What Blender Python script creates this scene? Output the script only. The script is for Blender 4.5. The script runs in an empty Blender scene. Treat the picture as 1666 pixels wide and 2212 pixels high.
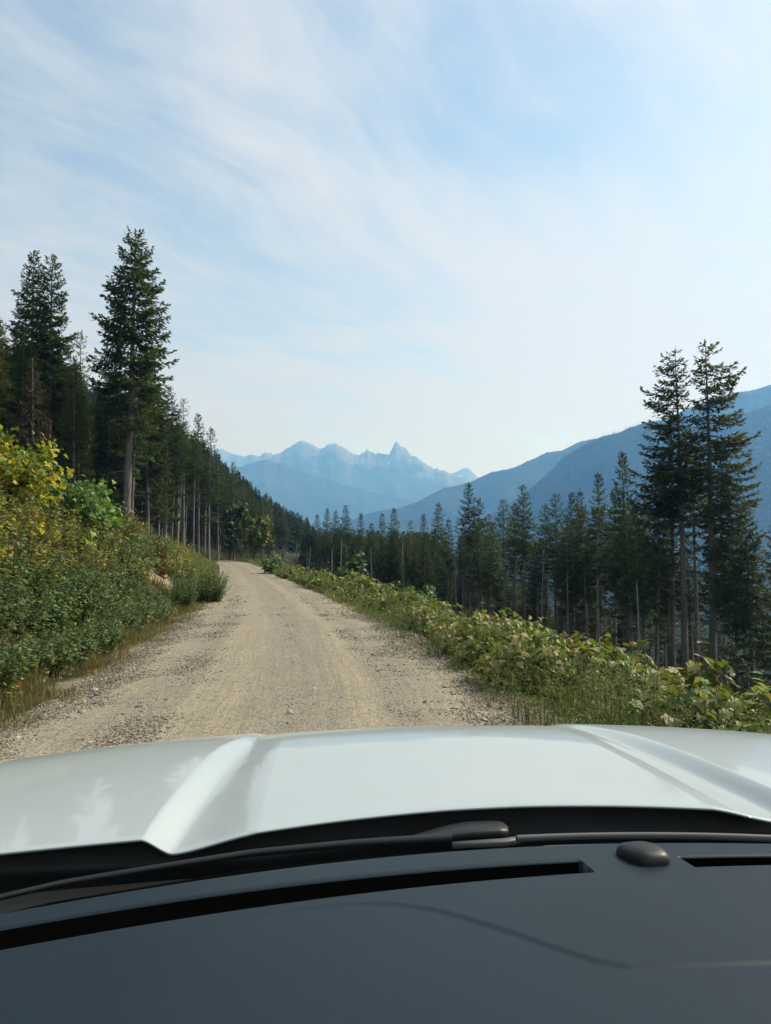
import bpy, math, random
import numpy as np
from mathutils import Vector

# ------------------------------------------------------------------ camera, sky, sun, exposure
SC = bpy.context.scene
COL = SC.collection
rad = math.radians
EYE = 1.70
FPX = 1597.0                       # focal length in units of the 1666 px wide picture
PITCH = math.atan(84 / FPX)

cam_d = bpy.data.cameras.new("camera")
cam = bpy.data.objects.new("camera", cam_d)
COL.objects.link(cam)
cam.location = (0, 0, EYE)
cam.rotation_euler = (rad(90) + PITCH, 0, 0)
cam_d.sensor_fit = 'HORIZONTAL'
cam_d.sensor_width = 36.0
cam_d.lens = 36.0 * FPX / 1666.0
cam_d.clip_start = 0.05
cam_d.clip_end = 60000
SC.camera = cam

SUN_EL, SUN_AZ = rad(42), rad(62)  # azimuth measured from straight ahead (+Y) towards the right (+X)
world = bpy.data.worlds.new("World")
SC.world = world
world.use_nodes = True


class NT:
    """small helper to wire shader nodes"""
    def __init__(s, tree):
        s.t = tree
        s.n = tree.nodes
        s.n.clear()

    def new(s, typ, ins=None, **props):
        nd = s.n.new(typ)
        for k, v in props.items():
            setattr(nd, k, v)
        for k, v in (ins or {}).items():
            sock = nd.inputs[k]
            if isinstance(v, bpy.types.NodeSocket):
                s.t.links.new(v, sock)
            else:
                sock.default_value = v
        return nd

    def math(s, op, a, b=0.0, c=None, clamp=False):
        d = {0: a, 1: b}
        if c is not None:
            d[2] = c
        return s.new('ShaderNodeMath', d, operation=op, use_clamp=clamp).outputs[0]

    def mix(s, f, a, b, mode='MIX'):
        nd = s.new('ShaderNodeMix', None, data_type='RGBA', blend_type=mode)
        for k, v in ((0, f), (6, a), (7, b)):
            sock = nd.inputs[k]
            if isinstance(v, bpy.types.NodeSocket):
                s.t.links.new(v, sock)
            else:
                sock.default_value = v if k == 0 else (*v[:3], 1.0)
        return nd.outputs[2]

    def noise(s, vec, scale, detail=4.0, rough=0.55, dist=0.0, out=0):
        d = {'Scale': scale, 'Detail': detail, 'Roughness': rough, 'Distortion': dist}
        if vec is not None:
            d['Vector'] = vec
        return s.new('ShaderNodeTexNoise', d).outputs[out]

    def ramp(s, f, lo, hi, a=0.0, b=1.0):
        return s.new('ShaderNodeMapRange', {0: f, 1: lo, 2: hi, 3: a, 4: b}, interpolation_type='SMOOTHSTEP').outputs[0]


w = NT(world.node_tree)
sky = w.new('ShaderNodeTexSky', sky_type='NISHITA', sun_disc=False, sun_elevation=SUN_EL, sun_rotation=SUN_AZ,
            altitude=600.0, air_density=1.0, dust_density=1.6, ozone_density=1.2).outputs[0]
gen = w.new('ShaderNodeTexCoord').outputs['Generated']
sep = w.new('ShaderNodeSeparateXYZ', {0: gen})
zz = w.math('ADD', w.math('MAXIMUM', sep.outputs[2], 0.0), 0.14)
pl = w.new('ShaderNodeCombineXYZ', {0: w.math('DIVIDE', sep.outputs[0], zz), 1: w.math('DIVIDE', sep.outputs[1], zz), 2: 0.0}).outputs[0]
warp = w.noise(pl, 0.55, 3.0, 0.5, 0.0, out=1)
wv = w.new('ShaderNodeVectorMath', {0: warp, 1: (0.5, 0.5, 0.5)}, operation='SUBTRACT').outputs[0]
wv = w.new('ShaderNodeVectorMath', {0: wv, 3: 0.9}, operation='SCALE').outputs[0]
plw = w.new('ShaderNodeVectorMath', {0: pl, 1: wv}, operation='ADD').outputs[0]
# long streaks running away from the viewer, broad veils, and fine combed cirrus
def combed(deg, sc, loc):
    r_ = w.new('ShaderNodeMapping', {'Vector': plw, 'Rotation': (0, 0, rad(deg))}).outputs[0]
    return w.new('ShaderNodeMapping', {'Vector': r_, 'Scale': (*sc, 1), 'Location': (*loc, 0)}).outputs[0]


m1 = combed(42, (1.8, 0.85), (3.1, 1.7))
m2 = combed(62, (1.25, 0.75), (7.3, 4.2))
m3 = combed(44, (5.0, 1.1), (1.3, 9.2))
n1 = w.noise(m1, 1.3, 9.0, 0.60, 0.3)
n2 = w.noise(m2, 1.0, 8.0, 0.55, 0.2)
n3 = w.noise(m3, 1.8, 8.0, 0.66, 0.4)
veil = w.math('ADD', w.math('MULTIPLY', n1, 0.62), w.math('ADD', w.math('MULTIPLY', n2, 0.62), w.math('MULTIPLY', n3, 0.42)))
# the veil is thicker to the right (towards the sun) and low over the mountains
side = w.ramp(sep.outputs[0], -0.55, 0.6)
low = w.ramp(sep.outputs[2], 0.58, 0.05)
veil = w.math('ADD', veil, w.math('ADD', w.math('MULTIPLY', side, 0.075), w.math('MULTIPLY', low, 0.17)))
cl = w.ramp(veil, 0.68, 1.08, 0.16, 0.99)
blue = w.mix(1.0, sky, (0.86, 0.89, 0.81), 'MULTIPLY')
bright = w.math('ADD', 0.93, w.math('MULTIPLY', side, 0.15))
tone = w.mix(low, (3.55, 3.65, 3.75), (3.35, 3.40, 3.62))
white = w.new('ShaderNodeVectorMath', {0: tone, 3: bright}, operation='SCALE').outputs[0]
skycol = w.mix(cl, blue, white)
bg = w.new('ShaderNodeBackground', {'Color': skycol, 'Strength': 0.15})
w.new('ShaderNodeOutputWorld', {'Surface': bg.outputs[0]})

sun_d = bpy.data.lights.new("sun", 'SUN')
sun_d.energy = 3.7
sun_d.angle = rad(2.5)
sun_d.color = (1.0, 0.965, 0.90)
sun = bpy.data.objects.new("sun", sun_d)
COL.objects.link(sun)
sdir = Vector((math.sin(SUN_AZ) * math.cos(SUN_EL), math.cos(SUN_AZ) * math.cos(SUN_EL), math.sin(SUN_EL)))
sun.rotation_euler = (-sdir).to_track_quat('-Z', 'Y').to_euler()
sun.location = (30, 30, 60)

SC.view_settings.view_transform = 'Standard'
SC.view_settings.look = 'None'
SC.view_settings.exposure = 0.5
SC.view_settings.gamma = 1.0
SC.view_settings.use_curve_mapping = False
SC.cycles.volume_bounces = 2
SC.cycles.max_bounces = 6
SC.cycles.diffuse_bounces = 3
SC.cycles.glossy_bounces = 3
SC.cycles.transmission_bounces = 3

# ------------------------------------------------------------------ helpers
def tag(o, label=None, cat=None, group=None, kind=None):
    if label: o["label"] = label
    if cat: o["category"] = cat
    if group: o["group"] = group
    if kind: o["kind"] = kind
    return o


class MB:
    """collects vertices and faces (with a colour per vertex and a material slot per face) for ONE mesh object"""
    def __init__(s):
        s.V, s.L, s.N, s.C, s.M, s.n = [], [], [], [], [], 0

    def add(s, V, F, col=(1, 1, 1), mat=0):
        V = np.asarray(V, float).reshape(-1, 3)
        F = np.asarray(F, int)
        s.V.append(V)
        s.L.append((F + s.n).ravel())
        s.N.append(np.full(len(F), F.shape[1], int))
        c = np.asarray(col, float)
        s.C.append(np.broadcast_to(c, (len(V), 3)) if c.ndim == 1 else c)
        s.M.append(np.full(len(F), mat, int))
        s.n += len(V)

    def mesh(s, name, mats, smooth=False):
        me = bpy.data.meshes.new(name)
        V = np.concatenate(s.V); L = np.concatenate(s.L); N = np.concatenate(s.N)
        C = np.concatenate(s.C); M = np.concatenate(s.M)
        me.vertices.add(len(V)); me.vertices.foreach_set('co', V.astype(np.float32).ravel())
        me.loops.add(len(L)); me.loops.foreach_set('vertex_index', L.astype(np.int32))
        me.polygons.add(len(N))
        me.polygons.foreach_set('loop_start', np.concatenate([[0], np.cumsum(N)[:-1]]).astype(np.int32))
        for m in mats:
            me.materials.append(m)
        me.polygons.foreach_set('material_index', M.astype(np.int32))
        me.polygons.foreach_set('use_smooth', np.full(len(N), bool(smooth)))
        at = me.color_attributes.new('tint', 'FLOAT_COLOR', 'POINT')
        at.data.foreach_set('color', np.concatenate([C, np.ones((len(C), 1))], 1).astype(np.float32).ravel())
        me.update(calc_edges=True)
        return me

    def build(s, name, mats, parent=None, smooth=False):
        if not isinstance(mats, (list, tuple)):
            mats = [mats]
        o = bpy.data.objects.new(name, s.mesh(name, mats, smooth))
        COL.objects.link(o)
        if parent is not None:
            o.parent = parent
        return o


def empty(name, loc=(0, 0, 0), rz=0.0):
    o = bpy.data.objects.new(name, None)
    o.empty_display_size = 0.3
    COL.objects.link(o)
    o.location = loc
    o.rotation_euler = (0, 0, rz)
    return o


def dup(root, loc, rz=0.0, scale=(1, 1, 1)):
    """a copy of a thing together with its parts and their sub-parts (mesh data shared)"""
    def rec(o, parent):
        c = o.copy()
        COL.objects.link(c)
        c.parent = parent
        for ch in list(o.children):
            rec(ch, c)
        return c
    kids = list(root.children)
    r = root.copy()
    COL.objects.link(r)
    for k in kids:
        rec(k, r)
    r.location = loc
    r.rotation_euler = (0, 0, rz)
    r.scale = scale
    return r


def nrm(a):
    return a / np.maximum(np.linalg.norm(a, axis=-1, keepdims=True), 1e-9)


def tube(path, radii, sides=6):
    path = np.asarray(path, float); radii = np.asarray(radii, float)
    n = len(path)
    t = nrm(np.gradient(path, axis=0))
    ref = np.array([0, 0, 1.0]) if abs(t[0, 2]) < 0.8 else np.array([1.0, 0, 0])
    a = nrm(np.cross(t, ref)); b = np.cross(t, a)
    ang = np.arange(sides) * 2 * math.pi / sides
    V = path[:, None] + radii[:, None, None] * (np.cos(ang)[None, :, None] * a[:, None] + np.sin(ang)[None, :, None] * b[:, None])
    i = np.arange(n - 1)[:, None] * sides; k = np.arange(sides)[None]
    k2 = (k + 1) % sides
    F = np.stack([i + k, i + k2, i + sides + k2, i + sides + k], -1).reshape(-1, 4)
    return V.reshape(-1, 3), F


def blades(P, D, L, Wd, up, droop=0.0):
    """rhombic leaves: P base, D direction, L length, Wd width, up = approximate leaf normal, droop bends the tip down"""
    side = nrm(np.cross(D, up))
    L = np.asarray(L)[:, None]; Wd = np.asarray(Wd)[:, None]
    nz = np.cross(side, D)
    mid = P + D * L * 0.45 - nz * Wd * 0.18
    tip = P + D * L
    tip = tip - np.array([0, 0, 1.0]) * (L * droop)
    V = np.stack([P, mid + side * Wd / 2, tip, mid - side * Wd / 2], 1)
    F = np.arange(len(P) * 4).reshape(-1, 4)
    return V.reshape(-1, 3), F


def ray(px, py):
    """direction through a point of the 1666 x 2212 picture, per metre ahead: x and z"""
    u = (px - 833) / FPX; v = (1106 - py) / FPX
    cp, sp = math.cos(PITCH), math.sin(PITCH)
    y = cp - v * sp
    return u / y, (sp + v * cp) / y


def at(px, py, D):
    a, b = ray(px, py)
    return np.array([a * D, D, EYE + b * D])


def sstep(a, b, x):
    t = np.clip((x - a) / (b - a), 0, 1)
    return t * t * (3 - 2 * t)


_perm = np.random.RandomState(5).rand(256, 256)


def vnoise(x, y):
    x = np.asarray(x, float); y = np.asarray(y, float)
    xi = np.floor(x).astype(int); yi = np.floor(y).astype(int)
    fx = x - xi; fy = y - yi
    fx = fx * fx * (3 - 2 * fx); fy = fy * fy * (3 - 2 * fy)
    g = lambda i, j: _perm[i % 256, j % 256]
    return (g(xi, yi) * (1 - fx) + g(xi + 1, yi) * fx) * (1 - fy) + (g(xi, yi + 1) * (1 - fx) + g(xi + 1, yi + 1) * fx) * fy


def fbm(x, y, o=5):
    s = 0; a = 0.5
    for k in range(o):
        s = s + a * (vnoise(x, y) - 0.5)
        x = x * 2.03 + 11.7; y = y * 2.03 + 5.3; a *= 0.5
    return s


def ridged(x, y, o=5):
    s = 0; a = 0.5
    for k in range(o):
        s = s + a * (1 - np.abs(2 * vnoise(x, y) - 1))
        x = x * 2.05 + 3.7; y = y * 2.05 + 9.3; a *= 0.5
    return s


# ------------------------------------------------------------------ materials
def material(name):
    m = bpy.data.materials.new(name)
    m.use_nodes = True
    return m, NT(m.node_tree)


def foliage_mat(name, transl=0.25, rough=0.6, spec=0.25, vary=0.35, tcol=(1.25, 1.3, 0.6)):
    m, t = material(name)
    att = t.new('ShaderNodeAttribute', attribute_name='tint').outputs['Color']
    rnd = t.new('ShaderNodeObjectInfo').outputs['Random']
    val = t.ramp(rnd, 0.0, 1.0, 1 - vary, 1 + vary)
    c = t.new('ShaderNodeVectorMath', {0: att, 3: val}, operation='SCALE').outputs[0]
    p = t.new('ShaderNodeBsdfPrincipled', {'Base Color': c, 'Roughness': rough, 'Specular IOR Level': spec})
    tc = t.mix(1.0, c, tcol, 'MULTIPLY')
    tr = t.new('ShaderNodeBsdfTranslucent', {'Color': tc})
    mx = t.new('ShaderNodeMixShader', {0: transl, 1: p.outputs[0], 2: tr.outputs[0]})
    t.new('ShaderNodeOutputMaterial', {'Surface': mx.outputs[0]})
    return m


def bark_mat(name, a, b, scale=3.0):
    m, t = material(name)
    co = t.new('ShaderNodeTexCoord').outputs['Object']
    mp = t.new('ShaderNodeMapping', {'Vector': co, 'Scale': (6, 6, 1.3)}).outputs[0]
    n = t.noise(mp, scale, 6, 0.65)
    n2 = t.noise(co, 0.35, 3, 0.5)
    f = t.math('ADD', t.math('MULTIPLY', n, 0.75), t.math('MULTIPLY', n2, 0.4))
    c = t.mix(t.ramp(f, 0.38, 0.78), a, b)
    rnd = t.new('ShaderNodeObjectInfo').outputs['Random']
    c = t.new('ShaderNodeVectorMath', {0: c, 3: t.ramp(rnd, 0, 1, 0.7, 1.3)}, operation='SCALE').outputs[0]
    bump = t.new('ShaderNodeBump', {'Height': n, 'Strength': 0.6, 'Distance': 0.05})
    p = t.new('ShaderNodeBsdfPrincipled', {'Base Color': c, 'Roughness': 0.9, 'Specular IOR Level': 0.15, 'Normal': bump.outputs[0]})
    t.new('ShaderNodeOutputMaterial', {'Surface': p.outputs[0]})
    return m


M_NEEDLE = foliage_mat("conifer_needles", 0.32, 0.65, 0.2, 0.3, (1.3, 1.25, 0.5))
M_LEAF = foliage_mat("broad_leaves", 0.32, 0.5, 0.35, 0.22)
M_GRASS = foliage_mat("grass_blades", 0.30, 0.6, 0.25, 0.0)
M_FAR = foliage_mat("far_needles", 0.15, 0.8, 0.1, 0.0, (1.2, 1.2, 0.6))
M_BARK = bark_mat("conifer_bark", (0.10, 0.088, 0.078), (0.31, 0.28, 0.255))
M_TWIG = bark_mat("twig_bark", (0.05, 0.035, 0.022), (0.14, 0.10, 0.07))
M_DEADWOOD = bark_mat("dead_wood", (0.16, 0.14, 0.12), (0.34, 0.31, 0.27))


def road_mat():
    m, t = material("gravel_road")
    uv = t.new('ShaderNodeUVMap', uv_map='road').outputs[0]     # x = metres right of the centre line, y = metres along
    geo = t.new('ShaderNodeNewGeometry').outputs['Position']
    sx = t.new('ShaderNodeSeparateXYZ', {0: uv})
    lane = sx.outputs[0]
    wob = t.math('MULTIPLY', t.math('SUBTRACT', t.noise(geo, 0.16, 2, 0.5), 0.5), 1.1)
    u = t.math('ADD', lane, wob)
    streak = t.new('ShaderNodeMapping', {'Vector': uv, 'Scale': (2.6, 0.10, 1)}).outputs[0]
    st = t.noise(streak, 1.4, 5, 0.6, 0.2)
    fine_st = t.noise(t.new('ShaderNodeMapping', {'Vector': uv, 'Scale': (9, 0.5, 1)}).outputs[0], 1.5, 4, 0.6)

    def track(c, wd):
        d = t.math('ABSOLUTE', t.math('SUBTRACT', u, c))
        return t.ramp(d, wd, wd * 0.25)
    tr = t.math('MAXIMUM', t.math('MAXIMUM', track(-.85, 0.6), t.math('MULTIPLY', track(1.0, 0.42), .7)), t.ramp(t.math('ABSOLUTE', u), 1.5, 2.4, 0, .8))
    tr = t.math('ADD', t.math('MULTIPLY', tr, 0.55), t.math('MULTIPLY', st, 0.62))
    loose = t.ramp(tr, 0.75, 0.28)
    sand = t.mix(t.noise(geo, 0.9, 4, 0.6), (0.365, 0.312, 0.222), (0.48, 0.42, 0.312))
    grey = t.mix(t.noise(geo, 2.2, 4, 0.6), (0.265, 0.238, 0.188), (0.41, 0.365, 0.285))
    c = t.mix(loose, sand, grey)
    c = t.mix(t.math('MULTIPLY', t.ramp(fine_st, 0.4, 0.7), 0.25), c, (0.44, 0.36, 0.25))
    # pebbles of many sizes
    vor = t.new('ShaderNodeTexVoronoi', {'Vector': geo, 'Scale': 42.0, 'Randomness': 1.0})
    vor2 = t.new('ShaderNodeTexVoronoi', {'Vector': geo, 'Scale': 17.0, 'Randomness': 1.0})
    pc = t.new('ShaderNodeSeparateColor', {0: vor.outputs['Color']}).outputs[0]
    pc2 = t.new('ShaderNodeSeparateColor', {0: vor2.outputs['Color']}).outputs[1]
    pick = t.math('MULTIPLY', t.ramp(pc, 0.55, 0.62), t.ramp(vor.outputs['Distance'], 0.42, 0.30))
    peb = t.mix(pc2, (0.10, 0.095, 0.09), (0.52, 0.46, 0.37))
    amt = t.math('ADD', 0.55, t.math('MULTIPLY', loose, 0.55))
    c = t.mix(t.math('MULTIPLY', pick, amt), c, peb)
    pick2 = t.math('MULTIPLY', t.ramp(pc2, 0.86, 0.9), t.ramp(vor2.outputs['Distance'], 0.36, 0.28))
    c = t.mix(t.math('MULTIPLY', pick2, 0.8), c, t.mix(pc, (0.13, 0.12, 0.115), (0.5, 0.45, 0.38)))
    fine = t.noise(geo, 60, 3, 0.7)
    c = t.mix(t.math('MULTIPLY', t.ramp(fine, 0.48, 0.62), 0.62), c, (0.12, 0.10, 0.075))
    coarse = t.noise(geo, 24, 4, 0.75)
    c = t.mix(t.math('MULTIPLY', t.ramp(coarse, 0.53, 0.62), 0.65), c, (0.14, 0.12, 0.09))
    c = t.mix(t.math('MULTIPLY', t.ramp(coarse, 0.44, 0.32), 0.4), c, (0.50, 0.43, 0.31))
    patch = t.noise(geo, 6.5, 5, 0.75)
    c = t.mix(t.math('MULTIPLY', t.ramp(patch, 0.52, 0.64), 0.35), c, (0.16, 0.14, 0.11))
    h = t.math('ADD', t.math('MULTIPLY', pick, 0.5), t.math('ADD', t.math('MULTIPLY', pick2, 1.0), t.math('MULTIPLY', fine, 0.4)))
    h = t.math('ADD', h, t.math('MULTIPLY', st, 1.2))
    bump = t.new('ShaderNodeBump', {'Height': h, 'Strength': 1.0, 'Distance': 0.04})
    p = t.new('ShaderNodeBsdfPrincipled', {'Base Color': c, 'Roughness': 0.95, 'Specular IOR Level': 0.15, 'Normal': bump.outputs[0]})
    t.new('ShaderNodeOutputMaterial', {'Surface': p.outputs[0]})
    return m


def ground_mat():
    m, t = material("forest_ground")
    geo = t.new('ShaderNodeNewGeometry').outputs['Position']
    d = t.new('ShaderNodeAttribute', attribute_name='tint')
    ch = t.new('ShaderNodeSeparateColor', {0: d.outputs['Color']})     # r: verge gravel, g: bare bank soil
    soil = t.mix(t.noise(geo, 0.8, 6, 0.65), (0.035, 0.030, 0.016), (0.085, 0.075, 0.038))
    moss = t.mix(t.noise(geo, 4.0, 5, 0.6), (0.022, 0.032, 0.013), (0.055, 0.058, 0.026))
    c = t.mix(t.ramp(t.noise(geo, 0.35, 4, 0.6), 0.4, 0.6), soil, moss)
    gravel = t.mix(t.noise(geo, 9.0, 6, 0.7), (0.14, 0.11, 0.075), (0.33, 0.275, 0.19))
    vf = t.math('ADD', ch.outputs[0], t.math('MULTIPLY', t.math('SUBTRACT', t.noise(geo, 2.2, 5, 0.65), 0.5), 0.9))
    c = t.mix(t.ramp(vf, 0.35, 0.65), c, gravel)
    sandc = t.mix(t.noise(geo, 3.0, 6, 0.7), (0.20, 0.155, 0.095), (0.36, 0.29, 0.19))
    bf = t.math('ADD', ch.outputs[1], t.math('MULTIPLY', t.math('SUBTRACT', t.noise(geo, 1.6, 5, 0.65), 0.5), 0.7))
    c = t.mix(t.ramp(bf, 0.45, 0.6), c, sandc)
    bump = t.new('ShaderNodeBump', {'Height': t.noise(geo, 14, 6, 0.7), 'Strength': 0.8, 'Distance': 0.05})
    p = t.new('ShaderNodeBsdfPrincipled', {'Base Color': c, 'Roughness': 0.95, 'Specular IOR Level': 0.1, 'Normal': bump.outputs[0]})
    t.new('ShaderNodeOutputMaterial', {'Surface': p.outputs[0]})
    return m


def mountain_mat(name, a, b, rock, scale=0.004, rock_amt=0.5, snow_amt=0.0):
    m, t = material(name)
    geo = t.new('ShaderNodeNewGeometry').outputs['Position']
    att = t.new('ShaderNodeSeparateColor', {0: t.new('ShaderNodeAttribute', attribute_name='tint').outputs['Color']})
    n = t.noise(geo, scale, 8, 0.68)
    fine = t.noise(geo, scale * 14, 5, 0.7)
    c = t.mix(t.ramp(n, 0.35, 0.65), a, b)
    c = t.mix(t.math('MULTIPLY', t.ramp(fine, 0.35, 0.7), 0.7), c, tuple(x * 0.35 for x in a))
    rf = t.math('ADD', att.outputs[0], t.math('MULTIPLY', t.math('SUBTRACT', t.noise(geo, scale * 3, 7, 0.7), 0.5), 1.0))
    c = t.mix(t.math('MULTIPLY', t.ramp(rf, 0.55, 0.75), rock_amt), c, rock)
    sf = t.math('ADD', att.outputs[1], t.math('MULTIPLY', t.math('SUBTRACT', t.noise(geo, scale * 4, 6, 0.7), 0.5), 0.7))
    c = t.mix(t.math('MULTIPLY', t.ramp(sf, 0.5, 0.62), snow_amt), c, (0.85, 0.87, 0.9))
    bump = t.new('ShaderNodeBump', {'Height': t.noise(geo, scale * 9, 8, 0.7), 'Strength': 1.0, 'Distance': 30.0})
    p = t.new('ShaderNodeBsdfPrincipled', {'Base Color': c, 'Roughness': 0.95, 'Specular IOR Level': 0.05, 'Normal': bump.outputs[0]})
    t.new('ShaderNodeOutputMaterial', {'Surface': p.outputs[0]})
    return m


M_ROAD = road_mat()
M_GROUND = ground_mat()

# ------------------------------------------------------------------ road path and terrain
PATH = np.array([(-0.2, -8), (-0.55, 0), (-1.05, 7.5), (-1.5, 11.3), (-2.0, 15), (-2.8, 20), (-3.85, 26), (-5.5, 35), (-8.0, 47), (-10.8, 60),
                 (-14.3, 75), (-18.6, 94), (-24.0, 114), (-30.5, 131), (-39, 144), (-52, 152), (-72, 156), (-100, 157)], float)
_t = np.concatenate([[0], np.cumsum(np.linalg.norm(np.diff(PATH, axis=0), axis=1))])


def _smooth_path():
    tt = np.arange(0, _t[-1], 0.5)
    P = np.stack([np.interp(tt, _t, PATH[:, 0]), np.interp(tt, _t, PATH[:, 1])], 1)
    k = np.hanning(15); k /= k.sum()
    Q = np.stack([np.convolve(np.pad(P[:, i], 7, mode='reflect', reflect_type='odd'), k, 'valid') for i in (0, 1)], 1)
    return Q


RP = _smooth_path()
RT = nrm(np.gradient(RP, axis=0))
RN = np.stack([RT[:, 1], -RT[:, 0]], 1)            # points to the right of travel
RS = np.concatenate([[0], np.cumsum(np.linalg.norm(np.diff(RP, axis=0), axis=1))])


def zr(y):
    return np.interp(y, [-20, 0, 10, 25, 40, 65, 100, 130, 200, 400], [0, 0, -.1, -.27, -.45, -.55, -.3, 0, .2, 1.0])


def zpath(i):
    y = RP[i, 1]
    return np.where(RS[i] > 150, 0.05, zr(y))


def contour(y):
    yy = np.array([-40, -8, 0, 7.5, 11.3, 15, 20, 26, 35, 47, 60, 75, 94, 114, 131, 160, 210, 400, 900])
    xx = np.array([-.2, -.2, -.55, -1.05, -1.5, -2.0, -2.8, -3.85, -5.5, -8.0, -10.8, -14.3, -18.6, -23.5, -27, -30, -32, -33, -30])
    return np.interp(y, yy, xx)


LS = ([0, .5, 1.1, 3, 6, 10, 16, 30, 60, 120, 400, 1500], [0, -.10, .12, 1.55, 2.8, 3.8, 5.5, 12, 36, 78, 190, 300])
RSR = ([0, .8, 2, 4, 8, 14, 22, 35, 45, 70, 120, 300, 800, 3000], [0, -.07, -.62, -1.8, -4.0, -6.4, -8.6, -11.3, -15, -28, -58, -105, -150, -200])


def nearest(x, y):
    x = np.asarray(x, float); y = np.asarray(y, float)
    idx = np.zeros(x.shape, int); dist = np.full(x.shape, 1e9)
    f = (np.abs(x) < 140) & (y < 260) & (y > -40)
    xs, ys = x[f], y[f]
    out_i = np.zeros(len(xs), int); out_d = np.zeros(len(xs))
    for a in range(0, len(xs), 4000):
        d2 = (xs[a:a + 4000, None] - RP[None, :, 0]) ** 2 + (ys[a:a + 4000, None] - RP[None, :, 1]) ** 2
        j = d2.argmin(1)
        out_i[a:a + 4000] = j; out_d[a:a + 4000] = np.sqrt(d2[np.arange(len(j)), j])
    idx[f] = out_i; dist[f] = out_d
    return idx, dist


def height(x, y):
    x = np.atleast_1d(np.asarray(x, float)); y = np.atleast_1d(np.asarray(y, float))
    dc = (contour(y + 1) - contour(y - 1)) / 2
    u = (x - contour(y)) / np.sqrt(1 + dc * dc)
    sl, sr = -u - 2.6, u - 2.6
    base = zr(y)
    far = 1 - sstep(420, 900, y)
    zl = np.interp(np.maximum(sl, 0), *LS) * far - 200 * (1 - far) * sstep(0, 60, sl)
    zrr = np.interp(np.maximum(sr, 0), *RSR)
    far2 = sstep(500, 2500, y)
    zrr = zrr * (1 - far2) - 200 * far2 * sstep(0, 100, sr)
    z = base + np.where(sl > 0, zl, np.where(sr > 0, zrr, 0))
    rough = np.clip(np.maximum(sl, sr) / 6, 0, 1)
    z = z + rough * (fbm(x * .35, y * .35, 4) * 0.5 + fbm(x * .04, y * .04, 3) * np.clip(np.maximum(sl, sr) / 8, 0, 5))
    i, d = nearest(x, y)
    late = sstep(120, 142, RS[i])
    wgt = late * (1 - sstep(3.2, 11, d))
    z = z * (1 - wgt) + zpath(i) * wgt
    inside = 1 - sstep(2.2, 2.9, d)
    z = z - 0.05 * inside
    return z


def hgt(x, y):
    return float(height(x, y)[0])


def hit(px, py, lo=4.0, hi=240.0):
    """where a line of sight meets the terrain"""
    a, b = ray(px, py)
    D = np.concatenate([np.arange(lo, 60, .1), np.arange(60, hi, .4)])
    below = EYE + b * D < height(a * D, D)
    if not below.any():
        return None
    d = D[below.argmax()]
    return np.array([a * d, d, hgt(a * d, d)])


SCAR = [hit(313, 1205), hit(350, 1262)]


def build_ground():
    xs = np.concatenate([-np.geomspace(14000, 75, 45), np.arange(-72, 60, .6), np.geomspace(62, 14000, 60)])
    ys = np.concatenate([-np.geomspace(3000, 9, 16), np.arange(-8, 60, .5), np.arange(60, 200, 1.2), np.geomspace(202, 16000, 70)])
    X, Y = np.meshgrid(xs, ys)
    Z = height(X.ravel(), Y.ravel())
    n, mx = X.shape
    i = np.arange(n - 1)[:, None] * mx + np.arange(mx - 1)[None]
    F = np.stack([i, i + 1, i + mx + 1, i + mx], -1).reshape(-1, 4)
    _, d = nearest(X.ravel(), Y.ravel())
    verge = 1 - sstep(2.5, 3.5, d)
    bare = np.zeros_like(verge)
    p, q = SCAR
    for k in np.linspace(0, 1, 5):
        c = p * (1 - k) + q * k
        bare = np.maximum(bare, 1 - sstep(.35, 1.2, np.hypot(X.ravel() - c[0], (Y.ravel() - c[1]) * .5)))
    mb = MB()
    mb.add(np.stack([X.ravel(), Y.ravel(), Z], 1), F, np.stack([verge, bare, verge * 0], 1))
    return tag(mb.build("ground", M_GROUND, smooth=True), kind='structure')


def build_road():
    mb = MB()
    us = np.array([-3.0, -2.7, -2.4, -1.9, -1.5, -1.1, -.7, -.3, .1, .5, .9, 1.3, 1.7, 2.05, 2.35, 2.6, 2.85])
    prof = np.array([-.09, -.02, .0, .02, .008, .012, .034, .04, .018, .03, .03, .01, .02, .01, .0, -.02, -.09])
    n = len(RP)
    wl = 1 + 0.10 * fbm(RS * .5, RS * 0 + 3.1, 4) * 2
    wr = 1 + 0.10 * fbm(RS * .5, RS * 0 + 8.1, 4) * 2
    V, UV = [], []
    for j, u in enumerate(us):
        wv = np.where(u < 0, wl, wr)
        V.append(np.stack([RP[:, 0] + RN[:, 0] * u * wv, RP[:, 1] + RN[:, 1] * u * wv,
                           zpath(np.arange(n)) + prof[j] + fbm(RS * 1.3, RS * 0 + u * 1.7, 4) * .05], 1))
        UV.append(np.stack([np.full(n, u), RS], 1))
    V = np.stack(V, 1).reshape(-1, 3); UV = np.stack(UV, 1).reshape(-1, 2)
    k = len(us)
    i = np.arange(n - 1)[:, None] * k + np.arange(k - 1)[None]
    F = np.stack([i, i + 1, i + k + 1, i + k], -1).reshape(-1, 4)
    mb.add(V, F)
    o = mb.build("road", M_ROAD, smooth=True)
    uvl = o.data.uv_layers.new(name='road')
    uvl.data.foreach_set('uv', UV[F.ravel()].astype(np.float32).ravel())
    return tag(o, kind='structure')


build_ground()
build_road()


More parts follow.
